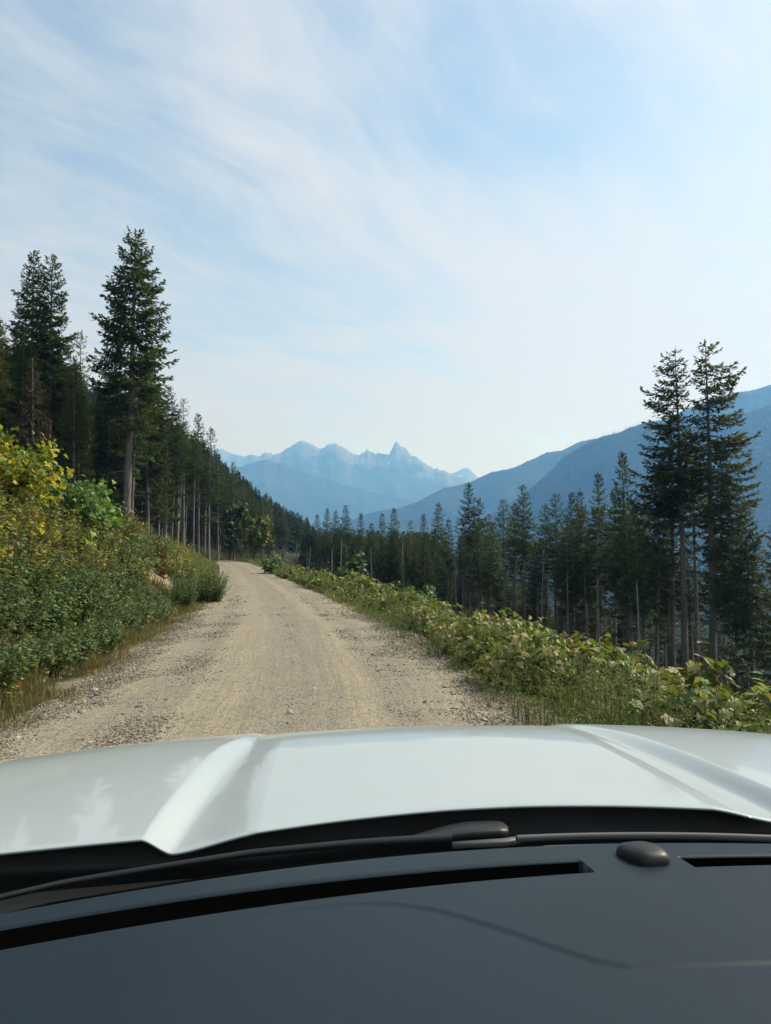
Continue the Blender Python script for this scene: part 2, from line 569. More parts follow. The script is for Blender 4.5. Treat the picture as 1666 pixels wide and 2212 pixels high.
# ------------------------------------------------------------------ mountains
def mountain(name, mat, ridge, D, foot_D, foot_z, label_kind='structure', seed=0, rough=1.0, snow=(), rock_top=0.0, jag=3.0, ext=0):
    """a range whose crest stands D metres away, rising from a foot foot_D away, with a back slope of its own"""
    ridge = np.array(ridge, float)
    pxs = np.arange(ridge[0, 0] - ext, ridge[-1, 0] + ext + .1, 2.0)
    py = np.interp(pxs, ridge[:, 0], ridge[:, 1])
    a = np.array([ray(x, y) for x, y in zip(pxs, py)])
    Dv = D * (1 + 0.05 * fbm(pxs * .012, pxs * 0 + seed, 3))
    X = a[:, 0] * Dv
    Zr = EYE + a[:, 1] * Dv
    kern = np.hanning(121); kern /= kern.sum()
    Zs = np.convolve(np.pad(Zr, 60, mode='edge'), kern, 'valid')      # the broad mass below the jagged crest
    teeth = fbm(pxs * .16, pxs * 0 + seed + 20, 4) * D * .0014 * jag
    vs = np.concatenate([np.linspace(0, 1, 60), np.linspace(1.03, 1.6, 14)])
    VV, CC = [], []
    for v in vs:
        yy = foot_D + (Dv - foot_D) * v
        if v <= 1:
            s = v ** 1.75
            z = foot_z + (Zs + (Zr - Zs) * v ** 5 - foot_z) * s + teeth * v ** 14
            env = math.sin(math.pi * min(1, v * .97)) ** .9
        else:
            z = Zr + teeth * max(0, 1 - (v - 1) / .1) - (Zr - foot_z) * ((v - 1) / .6) ** .9
            env = math.sin(math.pi * min(1, (v - 1) / .6)) ** .7
        xx = X * (1 + (v - 1) * 0.25)
        span = D * 0.035 * rough
        nz = (ridged(xx / D * 14 + yy / D * 6 + seed, yy / D * 13 + seed, 6) - .62) + 0.5 * fbm(xx / D * 40, yy / D * 22 + seed, 4)
        zz = z + nz * span * env
        if v < 1:
            zz = np.minimum(zz, EYE + a[:, 1] * yy - 4 - 60 * (1 - v))     # spurs stay below the crest line
        VV.append(np.stack([xx, yy, zz], 1))
        CC.append(np.stack([np.full(len(xx), rock_top * max(0, 1 - abs(v - 1) * 2.2)), np.zeros(len(xx)), np.zeros(len(xx))], 1))
    V = np.stack(VV, 0); C = np.stack(CC, 0)
    for (sx, sv, rx, rv) in snow:
        g = np.exp(-((pxs[None] - sx) / rx) ** 2 - ((vs[:, None] - sv) / rv) ** 2)
        C[..., 1] = np.maximum(C[..., 1], g)
    n, k = V.shape[:2]
    i = np.arange(n - 1)[:, None] * k + np.arange(k - 1)[None]
    F = np.stack([i, i + 1, i + k + 1, i + k], -1).reshape(-1, 4)
    mb = MB()
    mb.add(V.reshape(-1, 3), F, C.reshape(-1, 3))
    o = mb.build(name, mat, smooth=True)
    tag(o, kind='structure')
    return V, vs, pxs


M_MTN = mountain_mat("far_mountain", (0.014, 0.022, 0.014), (0.07, 0.08, 0.05), (0.22, 0.21, 0.20), .0012, .75, 1.0)
M_HILL = mountain_mat("forested_hill", (0.016, 0.028, 0.014), (0.06, 0.075, 0.032), (0.16, 0.18, 0.08), .003, .7, 0.0)

C_RIDGE = [(380, 1030), (430, 1025), (480, 1018), (520, 1007), (545, 1000), (570, 990), (604, 977), (628, 962), (652, 950), (672, 960), (693, 970), (711, 960), (731, 960), (751, 973), (767, 983),
           (779, 981), (795, 970), (807, 976), (827, 976), (841, 981), (846, 969), (850, 960), (854, 952), (857.5, 951), (861, 957), (866, 963), (871, 966), (876, 968), (882, 974), (887, 981),
           (907, 991), (927, 1007), (947, 1011), (966, 1019), (1006, 1031), (1022, 1039), (1060, 1058), (1120, 1085), (1200, 1110)]
mountain("mountain", M_MTN, C_RIDGE, 9000, 5600, -220, seed=3, rough=1.1, rock_top=.75, jag=3.0,
         snow=[(841, .955, 3, .012), (888, .94, 4, .008)])
mountain("mountain", M_MTN, [(360, 1035), (430, 1010), (480, 1006), (517, 1008), (545, 1001), (575, 992), (610, 1002), (660, 1022), (720, 1040), (800, 1062), (900, 1085), (1000, 1100)],
         7400, 4800, -220, seed=13, rough=1.1, rock_top=.35, jag=2.0)
mountain("mountain", M_MTN, [(300, 985), (400, 985), (466, 970), (480, 967), (504, 979), (528, 985), (544, 981), (560, 985), (574, 977), (600, 985), (660, 990), (760, 1010)],
         10800, 8200, -220, seed=7, rough=1.0, rock_top=.7, jag=3)
mountain("mountain", M_MTN, [(940, 1030), (975, 1024), (990, 1018), (1006, 1010), (1014, 1012), (1022, 1020), (1032, 1030), (1060, 1045), (1100, 1060)],
         12200, 10200, -220, seed=9, rough=1.0, rock_top=.7, jag=1.2, snow=[(993, .95, 7, .03), (1010, .9, 5, .03), (1024, .93, 4, .03)])
H3 = mountain("hill", M_HILL, [(560, 1190), (640, 1165), (700, 1150), (750, 1130), (785, 1113), (820, 1103), (860, 1097), (900, 1083), (930, 1068), (955, 1057), (1017, 1041), (1061, 1021), (1105, 1013), (1141, 997),
                               (1181, 979), (1212, 975), (1256, 953), (1278, 948), (1330, 940), (1420, 930), (1560, 925), (1700, 920)],
              4700, 2500, -215, seed=21, rough=1.0, jag=.6)
H5 = mountain("hill", M_HILL, [(1330, 960), (1400, 925), (1480, 885), (1540, 862), (1584, 849), (1619, 842), (1666, 829), (1760, 800), (1900, 770)],
              4300, 3300, -215, seed=31, rough=.9, jag=.6)
H4 = mountain("hill", M_HILL, [(1000, 1150), (1060, 1110), (1120, 1075), (1160, 1045), (1194, 1015), (1221, 984), (1252, 966), (1283, 948), (1305, 940), (1340, 933), (1389, 915), (1440, 905), (1490, 900),
                               (1540, 897), (1610, 891), (1666, 873), (1760, 840), (1900, 800)],
              3100, 1150, -200, seed=41, rough=1.0, jag=.6)


# ------------------------------------------------------------------ conifers
def conifer_meshes(seed, H, cb, R, power=.6, droop=0.0, density=1.0, whorl=.42, per=5, asym=0.0, az0=0.0, spray=.33,
                   col=(.030, .050, .022), col2=(.062, .088, .030), dead=.5, bend=.15, lift=.85, trunk_r=None, gaps=.12, low_taper=.25):
    rng = np.random.RandomState(seed)
    tr = trunk_r or H * .0098
    # trunk, with the dead branch stubs it carries
    zt = np.linspace(0, H, 16)
    ph = rng.rand() * 6
    off = bend * np.stack([np.sin(zt / H * 2.4 + ph) - math.sin(ph), np.cos(zt / H * 2.1 + ph) - math.cos(ph)], 1)
    path = np.concatenate([off, zt[:, None]], 1)
    rr = tr * (1 - zt / H) ** .8 + .015
    rr[0] *= 1.25
    trunk = MB()
    trunk.add(*tube(path, rr, 9))
    ctr = lambda z: np.array([np.interp(z, zt, off[:, 0]), np.interp(z, zt, off[:, 1]), z])
    rad_at = lambda z: np.interp(z, zt, rr)
    z = H * .06
    while z < H * (cb + .25):
        for _ in range(rng.randint(1, 4)):
            if rng.rand() < dead:
                az = rng.rand() * 2 * math.pi
                L = rng.uniform(.3, 1.0) * R * (.30 + .45 * min(1, z / (H * cb)))
                d = np.array([math.cos(az), math.sin(az), 0])
                u = np.linspace(0, 1, 5)[:, None]
                p = ctr(z + rng.uniform(-.2, .2)) + d * L * u + np.array([0, 0, 1]) * L * (rng.uniform(-.15, .30) * u - rng.uniform(.1, .45) * u ** 2)
                trunk.add(*tube(p, np.linspace(.028, .008, 5), 3), mat=1)
        z += rng.uniform(.35, .9)
    # crown, with a few stray living boughs below it
    cr = MB()
    z = H * (cb - (.16 if cb > .3 else 0))
    top = H - .15
    up = np.array([0, 0, 1.0])
    while z < top:
        t = (z - H * cb) / (H - H * cb)
        stray = t < 0
        t = max(t, 0.0)
        prof = (1 - t) ** power * (1 - low_taper * max(0, 1 - t * 3.2))
        n = per if t < .85 else 4
        a0 = rng.rand() * 6.28
        for b in range(n):
            if rng.rand() < (.80 if stray else gaps + .35 * max(0, 1 - t * 4) * (cb > .3)):
                continue
            az = a0 + b * 2 * math.pi / n + rng.uniform(-.3, .3)
            L = (R * prof * (1 + asym * math.cos(az - az0)) * rng.uniform(.62, 1.12)) + .18
            if L < .12:
                continue
            e0 = math.radians(-12 + 42 * lift * t ** 1.6) + rng.uniform(-.12, .12) - droop * .5
            d = np.array([math.cos(az), math.sin(az), 0])
            zb = z + rng.uniform(-.2, .2)
            uu = np.linspace(0, 1, 6)
            curve = lambda u: (ctr(zb)[None] + d[None] * (L * u * math.cos(e0))[:, None]
                               + up[None] * (L * (math.sin(e0) * u - (.20 + droop) * u * (1 - t) * (1 - .6 * u) + .20 * u ** 4))[:, None])
            cr.add(*tube(curve(uu), np.linspace(.012 + .012 * L, .006, 6), 3), col=(.05, .04, .03), mat=1)
            m = max(7, int(L / .105 * density))
            u = np.sort(rng.uniform(.12 if L < 1.6 else .22, 1.0, m))
            u[-1] = 1.0
            P = curve(u); dP = nrm(curve(np.minimum(u + .02, 1.02)) - curve(u - .02))
            sgn = np.where(np.arange(m) % 2 == 0, 1, -1)
            sidev = np.cross(dP, up)
            tw = np.minimum(.95, .42 * L) * (np.sin(math.pi * np.clip(u * .85 + .12, 0, 1)) * .8 + .2) * rng.uniform(.6, 1.1, m)
            ang = np.radians(rng.uniform(35, 70, m))
            D = nrm(dP * np.cos(ang)[:, None] + sidev * (np.sin(ang) * sgn)[:, None] + up * rng.uniform(-.30, .12, m)[:, None] - up * droop)
            # sprays along every twig
            for q, (s0, s1) in enumerate(((.0, .7), (.42, .6), (.8, .55))):
                keep = (tw > .25 * q)
                if not keep.any():
                    continue
                k = int(keep.sum())
                base = P[keep] + D[keep] * (tw[keep] * s0)[:, None] + rng.normal(0, .04, (k, 3))
                dd = nrm(D[keep] + rng.normal(0, .28, (k, 3)))
                ln = spray * rng.uniform(.7, 1.25, k) * (.7 + .5 * min(1, L / 2))
                nv = nrm(np.tile(up, (k, 1)) + rng.normal(0, .38, (k, 3)))
                V, F = blades(base, dd, ln, ln * rng.uniform(.34, .52, k), nv, .12 + droop * .6)
                mixf = np.clip(rng.normal(.35 + .35 * u[keep], .25), 0, 1)[:, None]
                c = np.array(col) * (1 - mixf) + np.array(col2) * mixf
                cr.add(V, F, np.repeat(c, 4, 0))
            # the axis itself
            k = max(2, m // 2)
            u2 = rng.uniform(.3, 1.0, k); u2[0] = .97
            V, F = blades(curve(u2), nrm(nrm(curve(u2 + .02) - curve(u2 - .02)) + rng.normal(0, .2, (k, 3))), np.full(k, spray * 1.1),
                          np.full(k, spray * .42), nrm(np.tile(up, (k, 1)) + rng.normal(0, .5, (k, 3))), .05)
            mixf = rng.uniform(.3, 1, k)[:, None]
            cr.add(V, F, np.repeat(np.array(col) * (1 - mixf) + np.array(col2) * mixf, 4, 0))
        z += whorl * rng.uniform(.75, 1.3) * (1.0 if t < .8 else .75)
    # leader
    k = 8
    V, F = blades(np.tile(ctr(H - .5), (k, 1)) + up * np.linspace(0, .5, k)[:, None], nrm(rng.normal(0, .4, (k, 3)) + up), np.full(k, .4), np.full(k, .13), rng.normal(0, 1, (k, 3)), 0)
    cr.add(V, F, col2)
    return trunk, cr


def conifer(seed, **kw):
    tr, cr = conifer_meshes(seed, **kw)
    root = empty("conifer_tree")
    tr.build("trunk", [M_BARK, M_DEADWOOD], root, smooth=True)
    cr.build("crown", [M_NEEDLE, M_TWIG], root)
    root['h0'] = kw['H']
    return root


G1, G2 = (.034, .060, .026), (.080, .112, .040)
OL1, OL2 = (.042, .060, .024), (.108, .122, .044)
PROTO = {
    'big': [conifer(11, H=29, cb=.36, R=4.2, power=.55, per=6, whorl=.46, density=1.35, spray=.34, droop=.06, trunk_r=.36, dead=.75, col=G1, col2=G2, gaps=.06)],
    'spire': [conifer(s, H=27, cb=.34, R=3.4, power=.64, per=6, whorl=.42, density=1.3, spray=.34, droop=.05, col=G1, col2=G2, trunk_r=.28) for s in (21, 22)],
    'full': [conifer(s, H=22, cb=.14, R=3.4, power=.7, per=5, whorl=.40, density=.95, col=OL1, col2=OL2) for s in (31, 32)],
    'slim': [conifer(s, H=22, cb=.46, R=2.5, power=.85, per=5, whorl=.36, density=1.0, col=G1, col2=G2, trunk_r=.19, dead=.5, low_taper=.4) for s in (41, 42, 43)],
    'stand': [conifer(s, H=20, cb=c, R=r_, power=p_, per=6, whorl=.36, density=1.05, col=G1, col2=G2, trunk_r=.17, dead=.75, low_taper=.6) for s, c, r_, p_ in ((45, .62, 2.1, .9), (46, .50, 2.6, 1.0), (47, .56, 2.3, .85), (44, .45, 2.8, 1.05))],
    'thick': [conifer(s, H=22, cb=c, R=r_, power=1.05, per=6, whorl=.38, density=1.05, col=G1, col2=G2, trunk_r=.2, dead=.75, low_taper=.5) for s, c, r_ in ((48, .42, 3.1), (49, .34, 3.3), (50, .50, 2.9))],
    'sparse': [conifer(51, H=26, cb=.50, R=2.3, power=.55, per=4, whorl=.55, density=.7, col=G1, col2=OL2, gaps=.3, trunk_r=.20)],
    'pole': [conifer(s, H=23, cb=.62, R=2.4, power=.75, per=5, whorl=.36, density=1.0, col=G1, col2=G2, trunk_r=.18, dead=.45, low_taper=.7) for s in (61, 62)],
    'tallleft': [conifer(71, lift=.45, H=29, cb=.52, R=3.0, power=.55, per=6, whorl=.48, density=1.2, spray=.33, asym=.55, az0=math.pi, col=OL1, col2=OL2, trunk_r=.30, dead=.8, gaps=.12, bend=.3)],
    'tallright': [conifer(72, lift=.40, H=30, cb=.52, R=3.1, power=.42, per=6, whorl=.50, density=1.2, spray=.33, asym=.55, az0=0, col=OL1, col2=OL2, trunk_r=.31, dead=.8, gaps=.16, bend=.25)],
    'brown': [conifer(81, H=20, cb=.18, R=3.0, power=.7, per=5, whorl=.5, droop=.55, density=.9, col=(.055, .042, .024), col2=(.10, .078, .045), gaps=.15)],
    'young': [conifer(91, H=7, cb=.04, R=1.7, power=.85, per=6, whorl=.28, density=1.2, spray=.3, col=OL1, col2=OL2, trunk_r=.07, dead=0)],
}
_used = set()
TREE_SPOTS = []


def plant_tree(kind, x, y, ztop=None, H=None, rz=None, wide=1.0, label=None, group=None, rng=random.Random(4)):
    protos = PROTO[kind]
    i = rng.randrange(len(protos))
    root = protos[i]
    h0 = root['h0']
    zb = hgt(x, y) - .25
    if ztop is not None:
        H = max(4.0, ztop - zb)
    s = H / h0
    sx = wide * (s ** .75)
    rz = rng.uniform(0, 6.28) if rz is None else rz
    if (kind, i) not in _used:
        _used.add((kind, i))
        o = root
        o.location = (x, y, zb); o.rotation_euler = (0, 0, rz); o.scale = (sx, sx, s)
    else:
        o = dup(root, (x, y, zb), rz, (sx, sx, s))
    if wide != 1.0 or label is None or 'giant' not in label:
        o.rotation_euler = (rng.gauss(0, .014), rng.gauss(0, .014), rz)
    TREE_SPOTS.append((x, y))
    tag(o, label, 'tree', group)
    return o


HERO = []


def hero(px, top, D, kind, label, wide=1.0, rz=None, group=None):
    p = at(px, top, D)
    HERO.append((px, D))
    return plant_tree(kind, p[0], p[1], ztop=p[2], wide=wide, rz=rz, label=label, group=group)


LG, RG = 'conifers on the slope above the road', 'conifers in the row below the road'
hero(283, 498, 68, 'big', 'tallest dark conifer on the left bank, broad crown over a thick bare grey trunk', 1.08, .4, LG)
hero(72, 547, 73, 'spire', 'pointed dark conifer, the farther left of the twin spires above the yellow maple', 1.0, 1.0, LG)
hero(115, 555, 70, 'spire', 'dark conifer with ragged tip, right one of the twin spires left of the tallest tree', .95, 2.0, LG)
hero(78, 775, 58, 'brown', 'browned drooping conifer hung with dead twigs in front of the twin spires', 1.0, None, LG)
hero(-22, 655, 57, 'full', 'bushy olive green conifer cut by the left edge of the view', 1.1, None, LG)
hero(176, 716, 80, 'sparse', 'thin spindly conifer in the gap between the twin spires and the tallest tree', .8, None, LG)
hero(232, 800, 76, 'spire', 'shaded conifer half hidden behind the left boughs of the tallest tree', .95, None, LG)
hero(325, 745, 84, 'spire', 'full dark conifer close behind the right side of the tallest tree', 1.15, None, LG)
hero(362, 835, 92, 'spire', 'dark conifer stepping down beside the right shoulder of the tallest tree', 1.05, None, LG)
hero(30, 760, 82, 'full', 'dark bushy conifer behind the browned tree', 1.1, None, LG)
hero(150, 800, 88, 'full', 'deep green conifer filling the gap behind the right twin spire', 1.1, None, LG)
hero(401, 862, 106, 'sparse', 'spindly conifer with a see-through top right of the big dark group', .85, None, LG)
hero(432, 893, 108, 'slim', 'slim conifer one step right of the see-through spindly top', 1.05, None, LG)
hero(455, 925, 116, 'slim', 'slim conifer with bare lower trunk where the left treeline drops to the far mountains', 1.15, None, LG)
hero(421, 935, 100, 'pole', 'bare-poled conifer on the left slope standing just before the spindly top', 1.0, None, LG)
hero(388, 925, 98, 'pole', 'leftmost bare-poled conifer at the edge of the road bend', 1.0, None, LG)
hero(508, 1001, 140, 'full', 'lone pointed conifer standing clear against the blue mountains above the bend', .9, None, LG)
hero(474, 985, 128, 'slim', 'conifer between the left treeline drop and the lone pointed one above the bend', 1.1, None, LG)
hero(542, 1042, 165, 'full', 'small pointed conifer right after the lone one above the bend', .9, None, LG)
hero(582, 1066, 172, 'full', 'dark conifer beyond the yellow leafed tree by the bend', .9, None, LG)
row = [(612, 1092, 168, 'thick'), (641, 1108, 165, 'stand'), (664, 1118, 150, 'thick'), (687, 1112, 150, 'stand'), (705, 1099, 140, 'thick'), (721, 1104, 146, 'stand'), (753, 1093, 122, 'stand'),
       (777, 1110, 132, 'thick'), (801, 1130, 128, 'stand'), (826, 1109, 118, 'thick'), (854, 1099, 110, 'stand'), (889, 1125, 122, 'sparse'), (917, 1112, 112, 'thick'), (942, 1087, 103, 'stand'),
       (964, 1122, 108, 'stand'), (1012, 1047, 92, 'stand'), (1040, 1078, 97, 'pole'), (1058, 1112, 99, 'sparse'), (1090, 1081, 92, 'pole'), (1110, 1088, 95, 'pole'),
       (1132, 1050, 88, 'stand'), (1178, 1090, 92, 'pole'), (1194, 1068, 87, 'pole'), (1234, 1066, 80, 'thick'), (1257, 1059, 84, 'thick'), (1291, 1026, 77, 'thick'),
       (1322, 1052, 80, 'stand'), (1351, 979, 72, 'thick'), (1384, 1045, 76, 'stand'), (1408, 1010, 72, 'thick')]
ordinals = ['first', 'second', 'third', 'fourth', 'fifth', 'sixth', 'seventh', 'eighth', 'ninth', 'tenth', 'eleventh', 'twelfth', 'thirteenth', 'fourteenth', 'fifteenth',
            'sixteenth', 'seventeenth', 'eighteenth', 'nineteenth', 'twentieth', 'twenty-first', 'twenty-second', 'twenty-third', 'twenty-fourth', 'twenty-fifth',
            'twenty-sixth', 'twenty-seventh', 'twenty-eighth', 'twenty-ninth', 'thirtieth']
words_of = {'full': 'bushy', 'slim': 'slender', 'spire': 'pointed', 'sparse': 'thin-crowned', 'pole': 'bare-poled', 'stand': 'long-trunked', 'thick': 'dense-crowned'}
for i, (px, top, D, k) in enumerate(row):
    hero(px, top, D, k, f'{words_of[k]} conifer, {ordinals[i]} treetop of the row below the road counting from the bend', 1.0, None, RG)
hero(1464, 760, 62, 'tallleft', 'very tall bare-trunked conifer, the shorter of the two giants, boughs mostly toward the bend', 1.0, 0.0, RG)
hero(1522, 742, 60, 'tallright', 'tallest conifer below the road, slightly higher of the two giants, boughs away from its twin', 1.0, 0.0, RG)
hero(1440, 905, 64, 'pole', 'conifer half hidden at the near side of the two giants with a bare trunk', 1.25, None, RG)
hero(1497, 930, 66, 'pole', 'darker bare trunk standing between the two giant conifers', 1.1, None, RG)
hero(1556, 960, 62, 'stand', 'olive conifer directly behind the right boughs of the tallest giant', .8, None, RG)
hero(1586, 1037, 58, 'thick', 'bushy olive conifer just beyond the two giants toward the right edge', .85, None, RG)
hero(1619, 1081, 55, 'spire', 'dark trunked conifer with twiggy lower boughs near the right edge', .9, None, RG)
hero(1690, 1085, 46, 'full', 'dark conifer boughs reaching in from the right edge', 1.0, None, RG)


# the rest of the two stands, behind and between the trees above
def fill(n, region, kinds, hrange, label, group, seed, sep):
    rng = random.Random(seed)
    done = 0
    for _ in range(n * 60):
        if done >= n:
            break
        y = rng.uniform(*region['y'])
        s = rng.uniform(*region['s'])
        c = float(contour(y))
        x = c - 2.6 - s if region['side'] < 0 else c + 2.6 + s
        px = 833 + x / y * FPX
        if px < -60 or px > 1740:
            continue
        if y < 74 and (abs(px - 283) < 45 or abs(px - 122) < 22 or abs(px - 78) < 18):
            continue
        if region.get('px') and not (region['px'][0] < px < region['px'][1]):
            continue
        if any((x - a) ** 2 + (y - b) ** 2 < sep * sep for a, b in TREE_SPOTS):
            continue
        if np.hypot(RP[:, 0] - x, RP[:, 1] - y).min() < 6:
            continue
        zb = hgt(x, y)
        H = rng.uniform(*hrange)
        cap = region['cap'](px)
        zt = EYE + ray(px, cap)[1] * y
        H = min(H, zt - zb)
        if H < 8:
            continue
        plant_tree(rng.choice(kinds), x, y, H=H, wide=rng.uniform(.85, 1.1), label=label, group=group, rng=rng)
        done += 1
    return done


capL = lambda px: np.interp(px, [-60, 0, 130, 200, 300, 380, 440, 480, 560, 640, 700], [700, 690, 720, 830, 800, 880, 950, 1000, 1075, 1125, 1150])
capR = lambda px: np.interp(px, [560, 640, 720, 960, 985, 1000, 1120, 1160, 1230, 1420, 1440, 1560, 1600, 1740], [1120, 1135, 1140, 1150, 1230, 1130, 1120, 1170, 1100, 1075, 990, 1010, 1090, 1150])
n1 = fill(92, dict(y=(62, 185), s=(7, 42), side=-1, cap=capL), ['spire', 'full', 'slim', 'full'], (15, 26),
          'dark conifer among the packed trees behind the front trunks of the slope', 'packed conifers deep in the slope stand', 5, 2.6)
n2 = fill(26, dict(y=(96, 150), s=(5, 12), side=-1, cap=capL), ['pole', 'slim'], (14, 20),
          'slim conifer with a bare pale pole along the far inside of the bend', 'bare-poled conifers along the inside of the bend', 6, 2.2)
n3 = fill(66, dict(y=(70, 186), s=(13, 40), side=1, cap=capR, px=(560, 985)), ['thick', 'full', 'stand', 'spire'], (13, 21),
          'dark conifer deep in the stand between the bend and the gap in the row', 'conifers deep in the row toward the bend', 7, 2.4)
n4 = fill(14, dict(y=(66, 110), s=(22, 50), side=1, cap=capR, px=(990, 1210)), ['pole', 'stand', 'pole'], (14, 20),
          'thin bare-trunked conifer standing where blue valley shows between the trunks', 'thin bare conifers where the valley shows through', 8, 2.4)
n5 = fill(24, dict(y=(60, 100), s=(26, 56), side=1, cap=capR, px=(1200, 1640)), ['stand', 'pole', 'stand', 'thick'], (15, 22),
          'dark conifer in the dense thicket of trunks around the two giants', 'conifers packed around the two giants', 9, 2.2)
n7 = fill(34, dict(y=(88, 135), s=(28, 60), side=1, cap=lambda px: np.interp(px, [985, 1100, 1125, 1175, 1215, 1400, 1430, 1560, 1590, 1700], [1165, 1170, 1240, 1240, 1150, 1130, 1200, 1200, 1130, 1150]), px=(985, 1660)), ['full', 'thick', 'full'], (11, 20),
          'shorter full-crowned conifer filling the dark spaces behind the bare trunks', 'full-crowned conifers behind the bare trunks', 11, 2.2)
n6 = fill(24, dict(y=(158, 186), s=(-9, 12), side=-1, cap=capL), ['thick', 'stand', 'full'], (12, 20),
          'dark conifer closing the view straight across the end of the bend', 'conifers straight across the end of the bend', 10, 2.4)


def snag(seed, H):
    rng = np.random.RandomState(seed)
    mb = MB()
    z = np.linspace(0, H, 8)
    r_ = .11 * (1 - .62 * z / H)
    mb.add(*tube(np.stack([.12 * np.sin(z * .3 + seed), .12 * np.cos(z * .25), z], 1), r_, 7))
    mb.add(*tube(np.array([[.12 * math.sin(H * .3 + seed), .12 * math.cos(H * .25), H - .02], [.12 * math.sin(H * .3 + seed) + .03, .12 * math.cos(H * .25), H + .35]]), np.array([r_[-1] * .8, .008]), 5))
    root = empty("dead_tree")
    mb.build("trunk", [M_DEADWOOD], root, smooth=True)
    tw = MB()
    for k in range(16):
        zz_ = rng.uniform(.25, .97) * H; a_ = rng.rand() * 6.28; L = rng.uniform(.25, .9)
        p0 = np.array([.12 * math.sin(zz_ * .3 + seed), .12 * math.cos(zz_ * .25), zz_])
        d = np.array([math.cos(a_), math.sin(a_), rng.uniform(-.4, .3)])
        tw.add(*tube(np.stack([p0, p0 + d * L * .5, p0 + d * L + [0, 0, -.12 * L]]), np.array([.022, .015, .006]), 4))
    tw.build("dead_branch", [M_DEADWOOD], root)
    root['h0'] = H
    return root


SNAGS = [snag(1, 11.0), snag(2, 14.0), snag(3, 9.0)]
snag_at = [(631, 1195, 120), (668, 1180, 112), (716, 1190, 104), (738, 1168, 100), (806, 1185, 96), (872, 1178, 92), (905, 1205, 88), (935, 1192, 86), (985, 1215, 82), (1064, 1205, 78), (1118, 1230, 76), (1168, 1218, 74), (1225, 1238, 68), (1283, 1250, 66), (1376, 1262, 60)]
for k, (px, top, D) in enumerate(snag_at):
    p = at(px, top, D)
    o = SNAGS[k] if k < 3 else dup(SNAGS[k % 3], (0, 0, 0))
    zb = hgt(p[0], p[1]) - .2
    o.location = (p[0], p[1], zb)
    f_ = (p[2] - zb) / SNAGS[k % 3]['h0']
    o.scale = (1, 1, f_)
    o.rotation_euler = (.02 * math.sin(k * 2.1), .03 * math.cos(k * 1.7), k * 1.1)
    tag(o, f'bare dead pole with a broken top, {ordinals[k]} snag below the road counting from the bend', 'tree', 'dead snags in the row below the road')
print('TREES', len(TREE_SPOTS), n1, n2, n3, n4, n5, n6)


# ------------------------------------------------------------------ far forest, too many trees to count
def far_tree(seed, H=1.0, n=90, wr=.17):
    rng = np.random.RandomState(seed)
    mb = MB()
    z = rng.uniform(.12, .98, n) ** .9
    az = rng.rand(n) * 6.28
    d = np.stack([np.cos(az), np.sin(az), rng.uniform(-.45, .1, n)], 1)
    L = wr * (1 - z) ** .8 * rng.uniform(.7, 1.2, n) + .025
    V, F = blades(np.stack([z * 0, z * 0, z], 1), nrm(d), L, L * .75 + .02, np.tile([0, 0, 1.0], (n, 1)), .25)
    mb.add(V, F)
    mb.add(*tube(np.array([[0, 0, 0], [0, 0, .5], [0, 0, 1.0]]), np.array([.011, .008, .002]), 3))
    return np.concatenate(mb.V), F, len(V)


def forest(name, spots, hs, seed, n=90, wr=.17, c1=(.026, .042, .02), c2=(.06, .08, .03)):
    rng = np.random.RandomState(seed)
    protos = []
    for k in range(4):
        V, F, nb = far_tree(seed + k, n=n, wr=wr)
        protos.append((V[:nb], F, V[nb:]))
    mb = MB()
    which = rng.randint(0, 4, len(spots))
    tubeF = tube(np.array([[0, 0, 0], [0, 0, .5], [0, 0, 1.0]]), np.array([.011, .008, .002]), 3)[1]
    for k in range(4):
        S = spots[which == k]; h = hs[which == k]
        if not len(S):
            continue
        V, F, T = protos[k]
        ang = rng.rand(len(S)) * 6.28
        ca, sa = np.cos(ang)[:, None], np.sin(ang)[:, None]
        f = rng.rand(len(S))[:, None] ** 1.3
        c = np.array(c1) * (1 - f) + np.array(c2) * f
        for W_, F_, cc in ((V, F, c), (T, tubeF, c * 0 + np.array([.07, .06, .05]))):
            X = (W_[None, :, 0] * ca - W_[None, :, 1] * sa) * h[:, None] + S[:, 0:1]
            Y = (W_[None, :, 0] * sa + W_[None, :, 1] * ca) * h[:, None] + S[:, 1:2]
            Z = W_[None, :, 2] * h[:, None] + S[:, 2:3]
            allV = np.stack([X, Y, Z], -1).reshape(-1, 3)
            allF = (F_[None] + (np.arange(len(S)) * len(W_))[:, None, None]).reshape(-1, F_.shape[1])
            mb.add(allV, allF, np.repeat(cc, len(W_), 0))
    o = mb.build(name, M_FAR)
    return tag(o, kind='stuff')


rngf = np.random.RandomState(77)


def scatter_slope(n, y0, y1, s0, s1, side, cap=None, h=(14, 24)):
    y = rngf.uniform(y0, y1, n); s = rngf.uniform(s0, s1, n)
    x = contour(y) + side * (2.6 + s)
    px = 833 + x / y * FPX
    ok = (px > -120) & (px < 1800) & (nearest(x, y)[1] > 9)
    x, y, px = x[ok], y[ok], px[ok]
    z = height(x, y)
    H = rngf.uniform(h[0], h[1], len(x))
    if cap is not None:
        zt = EYE + np.array([ray(p, c)[1] for p, c in zip(px, cap(px))]) * y
        H = np.minimum(H, (zt - z) * rngf.uniform(.70, 1.06, len(x)))
        k = H > 6
        x, y, z, H = x[k], y[k], z[k], H[k]
    return np.stack([x, y, z - .3], 1), H


